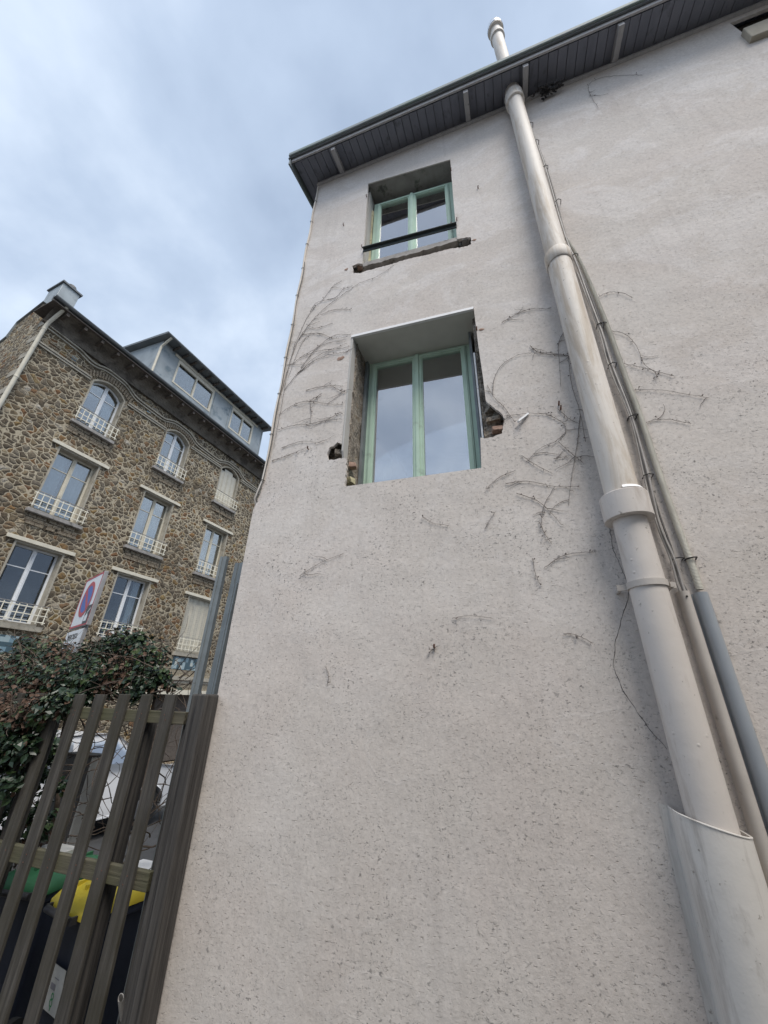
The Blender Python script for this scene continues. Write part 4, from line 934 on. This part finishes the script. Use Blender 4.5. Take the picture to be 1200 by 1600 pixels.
for a, b_ in dwin:
    w = MB(); mid = (a+b_)/2
    w.plate([(X(a), Z(12.75)), (X(b_), Z(12.75)), (X(b_), Z(13.95)), (X(a), Z(13.95))], [[(X(a)+.07, Z(12.82)), (X(mid)-.035, Z(12.82)), (X(mid)-.035, Z(13.80)), (X(a)+.07, Z(13.80))], [(X(mid)+.035, Z(12.82)), (X(b_)-.09, Z(12.82)), (X(b_)-.09, Z(13.80)), (X(mid)+.035, Z(13.80))]], DY-.015, DY+.06)
    dk(w, 'dormer_window_frame', 'cream')
    w = MB(); w.box((X(a)+.02, DY+.03, Z(12.78)), (X(b_)-.02, DY+.036, Z(13.9))); dk(w, 'glass_pane', 'glass_far')
w = MB(); w.box((X(DS0)+.1, DY+.35, Z(12.0)), (X(DS1)-.1, DY+.4, Z(14.1))); dk(w, 'dormer_black_backing', 'dark')  # black board behind the dormer panes, room shade put into its colour
# string course, mosaic panels and shop level
w = MB(); w.box((0, -.10, Z(2.08)), (X(SE), -.001, Z(2.20))); w.box((0, -.05, Z(1.98)), (X(SE), -.0012, Z(2.079))); sb(w, 'string_course', 'reveal')
w = MB(); w.box((0, -.03, Z(1.76)), (X(SE), -.001, Z(1.978))); sb(w, 'brick_course', 'pale_course')
w = MB(); w.box((0, -.03, Z(2.201)), (X(SE), -.001, Z(2.40))); sb(w, 'brick_course', 'pale_course')
w = MB(); w.box((X(10.0), -.06, Z(1.62)), (X(13.7), -.031, Z(1.77))); w.box((0, -.04, Z(1.60)), (X(9.7), -.001, Z(1.72))); sb(w, 'shop_lintel', 'cream')
for c in cols:
    w = MB(); w.box((X(c)-.62, -.035, Z(2.42)), (X(c)+.62, -.0015, Z(2.82))); pn = sb(w, 'mosaic_panel', 'mosaic')
    w = MB(); w.box((X(c)-1.0, -.03, Z(2.42)), (X(c)-.63, -.0015, Z(2.85))); w.box((X(c)+.63, -.03, Z(2.42)), (X(c)+1.0, -.0015, Z(2.85))); sb(w, 'brick_pier', 'pale_course')
w = MB(); w.box((X(10.9), .25, .1), (X(11.0), .35, Z(1.72))); w.box((X(10.06), .36, .05), (X(13.59), .38, Z(1.72))); sb(w, 'garage_door', 'roofbrown')

# dark neighbour roof glimpsed past the stone building
nb = thing('far_chimney', 'tiny dark chimney stack seen past the far end of the stone eaves', 'chimney', SW(21.0, 14.0, GZ), SROT)
w = MB(); w.box((-1.0, -.4, 0), (1.0, .4, 18.2)); w.build('stack', 'concrete', nb, world=False)
w = MB()
for q in (-.7, -.2, .35): w.lathe([(.16, 18.2), (.14, 18.9), (.17, 18.95), (.0, 19.0)], (q, 0, 0), 10)
w.build('pots', 'concrete', nb, world=False, smooth=True)

# ------------------------------------------------------------------ fence
fence = thing('wooden_fence', 'weathered dark picket fence with two mossy rails, ending at the house corner', 'fence', (-3.4, D, GZ))
FY = D-0.05
tops = [(-3.885,1.583),(-3.68,1.585),(-3.455,1.584),(-3.243+.045,1.586),(-2.99,1.59),(-2.757,1.596),(-2.544,1.60),(-2.335,1.604)]
tops = [(-4.52,1.58),(-4.31,1.575),(-4.09,1.58),(-3.87,1.583),(-3.63,1.585),(-3.41,1.585)] + [(-3.19,1.586),(-2.985,1.59),(-2.755,1.597),(-2.545,1.60),(-2.33,1.605)]
wds = {-3.19:.125}
for x, z in tops:
    w = MB(); hw = .047+random.uniform(-.003,.003); lean = random.uniform(-.006,.006)
    w.add([(x-hw+lean,FY-.012,GZ+.03),(x+hw+lean,FY-.012,GZ+.03),(x+hw+lean,FY+.012,GZ+.03),(x-hw+lean,FY+.012,GZ+.03),(x-hw,FY-.012,z+random.uniform(-.004,.004)),(x+hw,FY-.012,z),(x+hw,FY+.012,z),(x-hw,FY+.012,z)],
          [(0,3,2,1),(4,5,6,7),(0,1,5,4),(1,2,6,5),(2,3,7,6),(3,0,4,7)]); w.build('picket', 'fence_wood', fence, bevel=.004)
for x, z in tops:
    for zz_ in (1.45, 1.48, .61, .65):
        w = MB(); xo = x+random.uniform(-.02,.02); w.tube([(xo, FY-.0135, zz_), (xo, FY-.0118, zz_)], .0038, 8); w.build('screw', 'rust', fence)
for z0, z1 in ((1.425, 1.50), (.585, .675), (-.28,-.19)):
    w = MB(); w.box((-4.7, FY+.0125, z0), (-2.19, FY+.05, z1)); w.build('rail', 'rail_wood', fence, bevel=.004)
for x0, x1, y0, y1, z in ((-2.128, -2.044, FY-.035, FY+.05, 1.612), (-2.036, -1.962, FY-.085, FY+.04, 1.612), (-2.235, -2.175, FY+.06, FY+.12, 1.44), (-2.62, -2.52, FY+.055, FY+.13, 1.44), (-3.60, -3.50, FY+.055, FY+.14, 1.44)):
    w = MB(); w.box((x0, y0, GZ), (x1, y1, z)); w.build('post', 'post_wood', fence, bevel=.012)
# steel studs leaning behind the post
def stud(label, top, bot, wd=.05, dp=.035, rot=0.0):
    a, b_ = Vector(bot), Vector(top); L = (b_-a).length
    t = thing('steel_stud', label, 'metal profile', a, group='galvanised studs behind the fence')
    c_, s_ = math.cos(rot), math.sin(rot); mb = MB()
    sec = [(-wd/2, dp), (-wd/2, 0), (-wd*.15, 0), (-wd*.12, .006), (wd*.12, .006), (wd*.15, 0), (wd/2, 0), (wd/2, dp)]; th = .0025
    inner = [(-wd/2+th, dp), (-wd/2+th, th), (-wd*.15, th), (-wd*.12, .006+th), (wd*.12, .006+th), (wd*.15, th), (wd/2-th, th), (wd/2-th, dp)]
    full = sec+inner[::-1]; n_ = len(full); d = (b_-a)
    vs = []
    for k in (0, 1):
        for (u, v) in full: vs.append(d*k + Vector((u*c_-v*s_, u*s_+v*c_, 0)))
    fs = [(i, (i+1)%n_, n_+(i+1)%n_, n_+i) for i in range(n_)]
    m2 = n_//2
    for i in range(m2-1): fs.append((i, i+1, n_-2-i, n_-1-i)); fs.append((n_+i, n_+n_-1-i, n_+n_-2-i, n_+i+1))
    mb.add(vs, fs); mb.build('channel', 'galv', t, world=False)
stud('leftmost and tallest galvanised steel stud standing behind the fence post', (-2.335, 2.56, 2.68), (-2.34, 2.56, GZ), .062, .04, .15)
stud('middle galvanised steel stud, leaning right behind the fence post', (-2.175, 2.585, 2.62), (-2.255, 2.585, GZ), .105, .04, -.1)
stud('shorter galvanised stud nearest the pinkish wall', (-2.125, 2.52, 2.42), (-2.185, 2.52, GZ), .045, .035, -.3)
tb = thing('plastic_tube', 'clear plastic tube with a round open end standing between fence post and bin', 'tube', (-2.33, D+.04, GZ))
mb = MB(); c0 = px(190, 1559, D-.03); d_ = Vector((-.05, .28, -.5)); mb.tube([c0, c0+d_*.5, c0+d_*1.1], .017, 14, cap=False); mb.tube([c0+Vector((.017*math.cos(t*.5), -.004, .017*math.sin(t*.5))) for t in range(14)], .0022, 6); mb.build('tube', 'cable', tb, smooth=True)

# ------------------------------------------------------------------ wheelie bins
def bin_(label, loc, rz, lid, group='wheeled bins behind the fence', sticker=False):
    t = thing('wheeled_bin', label, 'bin', loc, rz, group); t.scale = (.88, 1, .93)
    def ring(hw, hd, z, r_=.05, n=4):
        pts = []
        for cx_, cy_, a0 in ((hw-r_, hd-r_, 0), (-hw+r_, hd-r_, 90), (-hw+r_, -hd+r_, 180), (hw-r_, -hd+r_, 270)):
            for k in range(n+1): a = R(a0+90*k/n); pts.append((cx_+r_*math.cos(a), cy_+r_*math.sin(a), z))
        return pts
    rows = [ring(.18, .20, .05), ring(.235, .25, .80), ring(.255, .27, .81), ring(.255, .27, .85)]
    mb = MB(); n_ = len(rows[0]); mb.add([v for r_ in rows for v in r_], [(j*n_+i, j*n_+(i+1)%n_, (j+1)*n_+(i+1)%n_, (j+1)*n_+i) for j in range(3) for i in range(n_)]+[tuple(range(n_))[::-1]])
    mb.build('body', 'bin_body', t, world=False, smooth=True)
    rows = [ring(.262, .285, .855), ring(.262, .285, .885), ring(.235, .25, .93), ring(.12, .14, .965)]
    mb = MB(); mb.add([(x, y-.01, z+.05*(1-(y+.28)/.56)*0) for r_ in rows for x, y, z in r_], [(j*n_+i, j*n_+(i+1)%n_, (j+1)*n_+(i+1)%n_, (j+1)*n_+i) for j in range(3) for i in range(n_)]+[tuple(range(3*n_, 4*n_)), tuple(range(n_))[::-1]])
    for xx in (-.12, 0, .12): mb.box((xx-.012, -.20, .93), (xx+.012, .18, .975))
    ld = mb.build('lid', lid, t, world=False, smooth=True)
    mb = MB(); mb.tube([(-.17, -.33, .86), (.17, -.33, .86)], .02, 12); mb.box((-.19, -.33, .84), (-.17, -.24, .88)); mb.box((.17, -.33, .84), (.19, -.24, .88)); mb.build('handle', 'bin_grey', t, world=False, smooth=True)
    for sx in (-1, 1):
        mb = MB(); mb.tube([(sx*.21, -.22, .10), (sx*.26, -.22, .10)], .10, 18); mb.build('wheel', 'rubber', t, world=False, smooth=True)
    if sticker:
        mb = MB(); P = [(-.12, -.2365, .38), (.15, -.2365, .38), (.15, -.2545, .60), (-.12, -.2545, .60)]
        P = [(x, y-.004, z) for x, y, z in P]; mb.add(P+[(x, y+.002, z) for x, y, z in P], [(0,1,2,3),(4,7,6,5)]); st_ = mb.build('sticker', 'sticker', t, world=False)
        yz = lambda z: -.2365-.018*(z-.38)/.22-.0055
        def strip(name, mt, x0, x1, z0, z1):
            q = MB(); q.add([(x0, yz(z0), z0), (x1, yz(z0), z0), (x1, yz(z1), z1), (x0, yz(z1), z1)], [(0,1,2,3)]); q.build(name, mt, st_, world=False)
        strip('print', 'ink_grey', .0, .06, .485, .515); strip('print', 'ink_grey', .03, .09, .540, .545)
        def ring2(cx_, cz_, r_, r2):
            q = MB(); n2 = 20; vs = []
            for k in range(n2): a = 2*math.pi*k/n2; vs += [(cx_+r_*math.cos(a), yz(cz_+r_*math.sin(a)), cz_+r_*math.sin(a)), (cx_+r2*math.cos(a), yz(cz_+r2*math.sin(a)), cz_+r2*math.sin(a))]
            q.add(vs, [(2*k, 2*((k+1)%n2), 2*((k+1)%n2)+1, 2*k+1) for k in range(n2)]); q.build('emblem', 'ink_green', st_, world=False)
        ring2(.045, .428, .020, .012); ring2(.05, .459, .017, .010); strip('emblem', 'ink_green', .041, .050, .392, .410)
    return t
bin_('dark navy wheeled bin with a yellow lid and a pale sticker behind the fence', (-2.87, 2.80, GZ), R(-12), 'bin_yellow', sticker=True)
bin_('dark navy wheeled bin with a green lid behind the left pickets', (-3.55, 2.88, GZ), R(8), 'bin_green')
# paper and sheets lying on the bins
pf = MB(); pf.box((-2.92, 2.86, GZ+.91), (-2.68, 3.05, GZ+.924)); tag(pf.build('paper_sheet', 'white_edge'), 'white sheet lying on the yellow bin lid', 'paper')
pf = MB(); pf.box((-3.80, 2.78, GZ+.912), (-3.5, 2.98, GZ+.95)); tag(pf.build('cardboard', 'sticker', bevel=.004), 'grey flattened carton lying on the green bin lid', 'carton')

# grey cabinet, dark red post
cbn = thing('utility_cabinet', 'grey street cabinet with a pale side, seen between the fence pickets', 'cabinet', (-4.60, 3.60, GZ), 0)
w = MB(); w.box((-.22, 0, 0), (.17, .14, 1.44)); w.build('body', 'panel_grey', cbn, world=False, bevel=.01)
w = MB(); w.box((.1705, .0, .0), (.19, .14, 1.44)); w.build('side_panel', 'panel_pale', cbn, world=False)
w = MB(); w.box((-.23, -.01, 1.441), (.20, .15, 1.46)); w.build('top', 'panel_grey', cbn, world=False, bevel=.008)
gp_ = thing('gate_post', 'dark red painted post behind the fence, right of the grey cabinet', 'post', (-3.62, 3.45, GZ))
w = MB(); w.box((-3.72, 3.42, GZ), (-3.60, 3.5, 1.15)); w.build('shaft', 'dark_red', gp_, bevel=.006)
w = MB(); w.box((-3.735, 3.405, 1.151), (-3.585, 3.515, 1.18)); w.build('cap', 'dark_red', gp_, bevel=.004)

# ------------------------------------------------------------------ parked car
def car(label, s, k, rz=0.0):
    p = SW(s, k, GZ-.115); t = thing('parked_car', label, 'car', p, SROT+rz)
    prof = [(-2.05,.32),(-2.12,.55),(-2.08,.92),(-1.95,1.0),(-1.85,1.02),(-1.45,1.46),(-1.2,1.52),(.35,1.52),(.6,1.46),(1.15,1.02),(1.85,.90),(2.08,.72),(2.12,.5),(2.05,.30)]
    def arc(c): return [(c+.36*math.cos(a), .30+.36*math.sin(a)) for a in [math.pi*i/8 for i in range(9)]]
    full = prof+arc(1.3)+arc(-1.3)
    mb = MB(); low = [(x, z) for x, z in full]
    wid = lambda z: .86 if z < 1.0 else .86-.22*(z-1.0)/.52
    mb.plate(low, [], -1, 1, mp=lambda x, y, z: (x, y*wid(z), z)); mb.build('body', 'car_white', t, world=False, weld=True, bevel=.03, smooth=True)
    for sy in (-1, 1):
        for q in ([(-1.5,1.06),(-.2,1.06),(-.2,1.42),(-1.28,1.42)], [(-.12,1.06),(1.0,1.06),(.55,1.40),(-.12,1.42)]):
            mb = MB(); mb.add([(x, sy*(wid(z)+.006), z) for x, z in q], [(0,1,2,3) if sy < 0 else (3,2,1,0)]); mb.build('side_window', 'glass_car', t, world=False)
    mb = MB(); mb.add([(.66,-.66,1.43),(.66,.66,1.43),(1.17,.78,1.05),(1.17,-.78,1.05)], [(0,3,2,1)]); mb.build('windscreen', 'glass_car', t, world=False)
    mb = MB(); mb.add([(-1.50,-.66,1.44),(-1.50,.66,1.44),(-1.87,.76,1.06),(-1.87,-.76,1.06)], [(0,1,2,3)]); mb.build('rear_window', 'glass_car', t, world=False)
    for cx_ in (-1.3, 1.3):
        for sy in (-1, 1):
            mb = MB(); mb.tube([(cx_, sy*.66, .30), (cx_, sy*.85, .30)], .30, 24); wh = mb.build('wheel', 'rubber', t, world=False, smooth=True)
            mb = MB(); mb.tube([(cx_, sy*.851, .30), (cx_, sy*.862, .30)], .19, 16); mb.build('rim', 'rim', wh, world=False)
    for sy in (-1, 1):
        mb = MB(); mb.box((2.02, sy*.68-.13, .62), (2.12, sy*.68+.13, .74)); mb.build('headlight', 'glass_car', t, world=False, bevel=.02)
        mb = MB(); mb.box((-2.13, sy*.74-.08, .70), (-2.05, sy*.74+.08, .95)); mb.build('tail_light', 'red_light', t, world=False, bevel=.01)
    return t
car('white hatchback parked in the street behind the bush and fence', 5.0, 8.3)

# ------------------------------------------------------------------ no-parking sign
sgd = Vector((.9255, -.3787, 0)); sgn = Vector((-.3787, -.9255, 0))
TL = px(136.3, 906.6, 3.6)
sign = thing('no_parking_sign', 'white square no-parking sign with a blue and red disc, above the bush', 'sign', (TL.x, TL.y, TL.z), math.atan2(sgd.y, sgd.x))
SWD, SH = .735, .655                     # local x runs to the right across the face, face looks to -y
w = MB(); w.box((0, .001, -SH), (SWD, .045, 0)); w.build('panel', 'sign_side', sign, world=False, bevel=.004)
def facepoly(name, mt, outer, holes, y): q = MB(); q.plate(outer, holes, y, y+.001); q.build(name, mt, sign, world=False)
facepoly('face', 'sign_white', [(.004,-SH+.004),(SWD-.004,-SH+.004),(SWD-.004,-.004),(.004,-.004)], [], -.0012)
facepoly('border', 'sign_red', [(.006,-SH+.006),(SWD-.006,-SH+.006),(SWD-.006,-.006),(.006,-.006)], [[(.03,-SH+.03),(SWD-.03,-SH+.03),(SWD-.03,-.03),(.03,-.03)]], -.0035)
cx_, cz_, rr_ = .355, -.305, .225
circ = lambda r_, n=40: [(cx_+r_*math.cos(2*math.pi*i/n), cz_+r_*math.sin(2*math.pi*i/n)) for i in range(n)]
facepoly('red_ring', 'sign_red', circ(rr_), [circ(rr_*.76)], -.0045)
facepoly('blue_disc', 'sign_blue', circ(rr_*.762), [], -.0040)
a = R(-45); hw_ = .028; bar = []
for sx, sy in ((-1,-1),(1,-1),(1,1),(-1,1)):
    u, v = sx*rr_*.80, sy*hw_; bar.append((cx_+u*math.cos(a)-v*math.sin(a), cz_+u*math.sin(a)+v*math.cos(a)))
facepoly('red_bar', 'sign_red', bar, [], -.0055)
facepoly('tow_symbol', 'sign_black', [(.53,-.63),(.715,-.63),(.715,-.41),(.53,-.41)], [], -.0050)
facepoly('tow_symbol', 'sign_white', [(.555,-.60),(.66,-.60),(.66,-.535),(.62,-.51),(.555,-.54)], [], -.0065)
facepoly('tow_symbol', 'sign_white', [(.60,-.50),(.69,-.45),(.695,-.465),(.61,-.512)], [], -.0065)
w = MB(); w.tube([(SWD/2, .08, .05), (SWD/2, .08, GZ-TL.z)], .03, 14); w.build('pole', 'galv', sign, world=False, smooth=True)
w = MB(); w.box((-.02, .001, -SH-.31), (SWD-.04, .04, -SH-.03)); w.build('lower_plate', 'sign_side', sign, world=False, bevel=.003)
facepoly('lower_face', 'sign_white', [(-.016,-SH-.306),(SWD-.044,-SH-.306),(SWD-.044,-SH-.034),(-.016,-SH-.034)], [], -.0012)
def text(body, x, z, size, parent):
    cu = bpy.data.curves.new('lettering', 'FONT'); cu.body = body; cu.size = size; cu.extrude = .0006
    o = bpy.data.objects.new('lettering', cu); COL.objects.link(o)
    dg = bpy.context.evaluated_depsgraph_get(); me = bpy.data.meshes.new_from_object(o.evaluated_get(dg)); bpy.data.objects.remove(o); bpy.data.curves.remove(cu)
    me.transform(Matrix.Translation((x, -.003, z)) @ Matrix.Rotation(R(90), 4, 'X')); me.materials.clear(); me.materials.append(M['sign_black'])
    o = bpy.data.objects.new('lettering', me); COL.objects.link(o); o.parent = parent; return o
text('MERCREDI', .10, -SH-.135, .088, sign); text('de 6 à 16 h', .13, -SH-.245, .088, sign)

# ------------------------------------------------------------------ unseen house and walls added behind and beside the camera, shading the lower wall
nh = thing('unseen_neighbour_house', 'unseen gabled house added behind the camera to shade the lower wall, roof edge reflected in the lower window', 'house', (3.0, -3.3, GZ))
w = MB(); w.plate([(-1.2, GZ), (9.0, GZ), (9.0, 5.9), (4.0, 9.0), (-1.2, 5.9)], [], -9.0, -3.3); w.build('wall', 'render_far', nh)
for a, b_ in (((-1.6, 5.72), (4.0, 9.15)), ((9.4, 5.72), (4.0, 9.15))):
    w = MB(); w.prism((a[0], -6.1, a[1]), (b_[0], -6.1, b_[1]), 6.2, .12, up=(0,0,1)); w.build('roof', 'roofbrown', nh)
w = MB(); w.box((-9, -3.5, GZ), (-1.21, -3.3, 2.6)); tag(w.build('unseen_low_wall', 'render_far'), 'unseen plain wall added behind the camera to block low sky light', 'wall')  # low wall added out of view to cut light from the low sky
w = MB(); w.box((2.7, -3.29, GZ), (2.9, D-.01, 3.3)); tag(w.build('unseen_shade_wall', 'render_far'), 'unseen plain wall added right of the pipes to darken the lower right', 'wall')  # added out of view for soft darkening at the lower right
# ------------------------------------------------------------------ ivy bush over the fence
bush = thing('ivy_bush', 'dense dark green ivy bush with brown dry leaves spilling over the fence', 'bush', (-4.2, 3.0, GZ))
rnd = random.Random(11)
def leaf(mb, c, size, mi, nrm):
    n_ = nrm.normalized(); u = n_.cross(Vector((rnd.uniform(-1,1), rnd.uniform(-1,1), rnd.uniform(-.3,1)))).normalized(); v = n_.cross(u)
    L, W = size, size*rnd.uniform(.55,.8); cup = n_*(-size*.16); droop = n_*(-size*rnd.uniform(.05,.3))
    P = [c, c+u*L*.28+v*W*.42+cup*.0, c+u*L*.55+v*W*.5+cup*-.3, c+u*L+droop, c+u*L*.55-v*W*.5+cup*-.3, c+u*L*.28-v*W*.42, c+u*L*.5+cup]
    mb.add(P, [(0,1,6),(1,2,6),(2,3,6),(3,4,6),(4,5,6),(5,0,6)], mi)
blobs = []
def blob(x, y, Y, r_, n): blobs.append((px(x, y, Y), r_, n))
# crown along the top, measured on the photograph
for x, y, Y, r_, n in ((195,1015,3.35,.20,420),(172,1018,3.4,.19,380),(228,1035,3.2,.19,420),(140,1048,3.2,.24,520),(98,1040,3.3,.25,520),(60,1035,3.3,.28,560),(15,1062,3.2,.30,560),(-40,1085,3.2,.36,500),
                       (185,1060,3.05,.20,420),(225,1070,3.0,.16,330),(130,1070,2.95,.24,520),(80,1075,2.85,.26,560),(30,1085,2.8,.28,600),(-30,1100,2.8,.3,500),
                       (20,1135,2.30,.17,420),(62,1112,2.32,.13,260),(0,1175,2.28,.15,320),(40,1165,2.30,.11,150),(95,1100,2.33,.10,150),(14,1225,2.30,.09,100),(-10,1110,2.3,.2,320),(-20,1130,2.6,.2,300),(45,1200,2.72,.20,260),(15,1270,2.72,.22,260),(60,1290,2.8,.14,120),(90,1230,2.85,.08,50),(70,1170,2.75,.14,150),(10,1340,2.75,.16,120),(60,1170,2.62,.10,80),(40,1220,2.7,.10,70),(250,1060,3.1,.10,90),(265,1075,3.1,.06,30),
                       (215,1003,3.35,.12,160),(40,1010,3.3,.14,160)):
    blob(x, y, Y, r_, n)
mb = MB()
for c, r_, n in blobs:
    for _ in range(int(n*1.25)):
        d = Vector((rnd.gauss(0,1), rnd.gauss(0,1), rnd.gauss(0,1))).normalized(); q = rnd.random()**.45
        p = c+Vector((d.x*r_*1.25, d.y*r_*1.1, d.z*r_))*q
        nv = d*.7+Vector((rnd.uniform(-.7,.7), rnd.uniform(-1.0,.2), rnd.uniform(.0,1.1)))
        nn = noise.noise(p*2.3)
        brown = (nn > -.05 and p.x < -4.6 and p.z > 1.4) or (nn > .3) or rnd.random() < .08
        mi = 2 if (brown and rnd.random() < .8) else (1 if rnd.random() < .18 else 0)
        leaf(mb, p, rnd.uniform(.028,.072)*(.8 if mi == 2 else 1), mi, nv)
for _ in range(700):       # loose sprays that break the outline
    c, r_, n = rnd.choice(blobs[:14]); d = Vector((rnd.gauss(0,1), rnd.gauss(0,.6), abs(rnd.gauss(0,1)))).normalized(); p = c+d*r_*rnd.uniform(1.0,1.45)
    leaf(mb, p, rnd.uniform(.035,.07), rnd.choice((0,0,1,2)), d)
fo = mb.build('foliage', ['leaf_dark', 'leaf_mid', 'leaf_dry'], bush); tag(fo, kind='stuff')
mb = MB()
for _ in range(330):       # bare twig tangle under and inside the crown
    x_ = rnd.uniform(-5.6,-2.75); a0 = Vector((x_, rnd.uniform(2.75,3.6), rnd.uniform(.2,1.85) if x_ > -4.6 else rnd.uniform(.0,1.9))); P = [a0]; d = Vector((rnd.uniform(-1,1), rnd.uniform(-.5,.5), rnd.uniform(-.6,1.1))).normalized()
    for k in range(7): d = (d+Vector((rnd.uniform(-.45,.45), rnd.uniform(-.3,.3), rnd.uniform(-.4,.4)))).normalized(); P.append(P[-1]+d*rnd.uniform(.05,.12))
    if all(p.z > .35 or p.x < -3.5 for p in P): mb.tube(P, [rnd.uniform(.003,.007)*(1-.1*i) for i in range(8)], 4)
for x_, y_ in ((-3.1,3.2),(-3.7,3.4),(-4.4,3.3),(-5.0,3.2),(-4.0,3.0)):
    P = [Vector((x_, y_, GZ))]; 
    for k in range(9): P.append(P[-1]+Vector((rnd.uniform(-.08,.08), rnd.uniform(-.06,.06), .24)))
    mb.tube(P, [.03*(1-.07*i) for i in range(10)], 7)
for _ in range(170):      # bare shoots standing out of the crown
    c, r_, n = rnd.choice(blobs[:16]); d = Vector((rnd.uniform(-.8,.8), rnd.uniform(-.8,.2), rnd.uniform(.1,1))).normalized(); P = [c+d*r_*.4]
    for k in range(6): d = (d+Vector((rnd.uniform(-.35,.35), rnd.uniform(-.3,.3), rnd.uniform(-.35,.2)))).normalized(); P.append(P[-1]+d*r_*.22)
    mb.tube(P, [.004*(1-.12*i) for i in range(7)], 4)
mb.build('twigs', 'stem', bush)
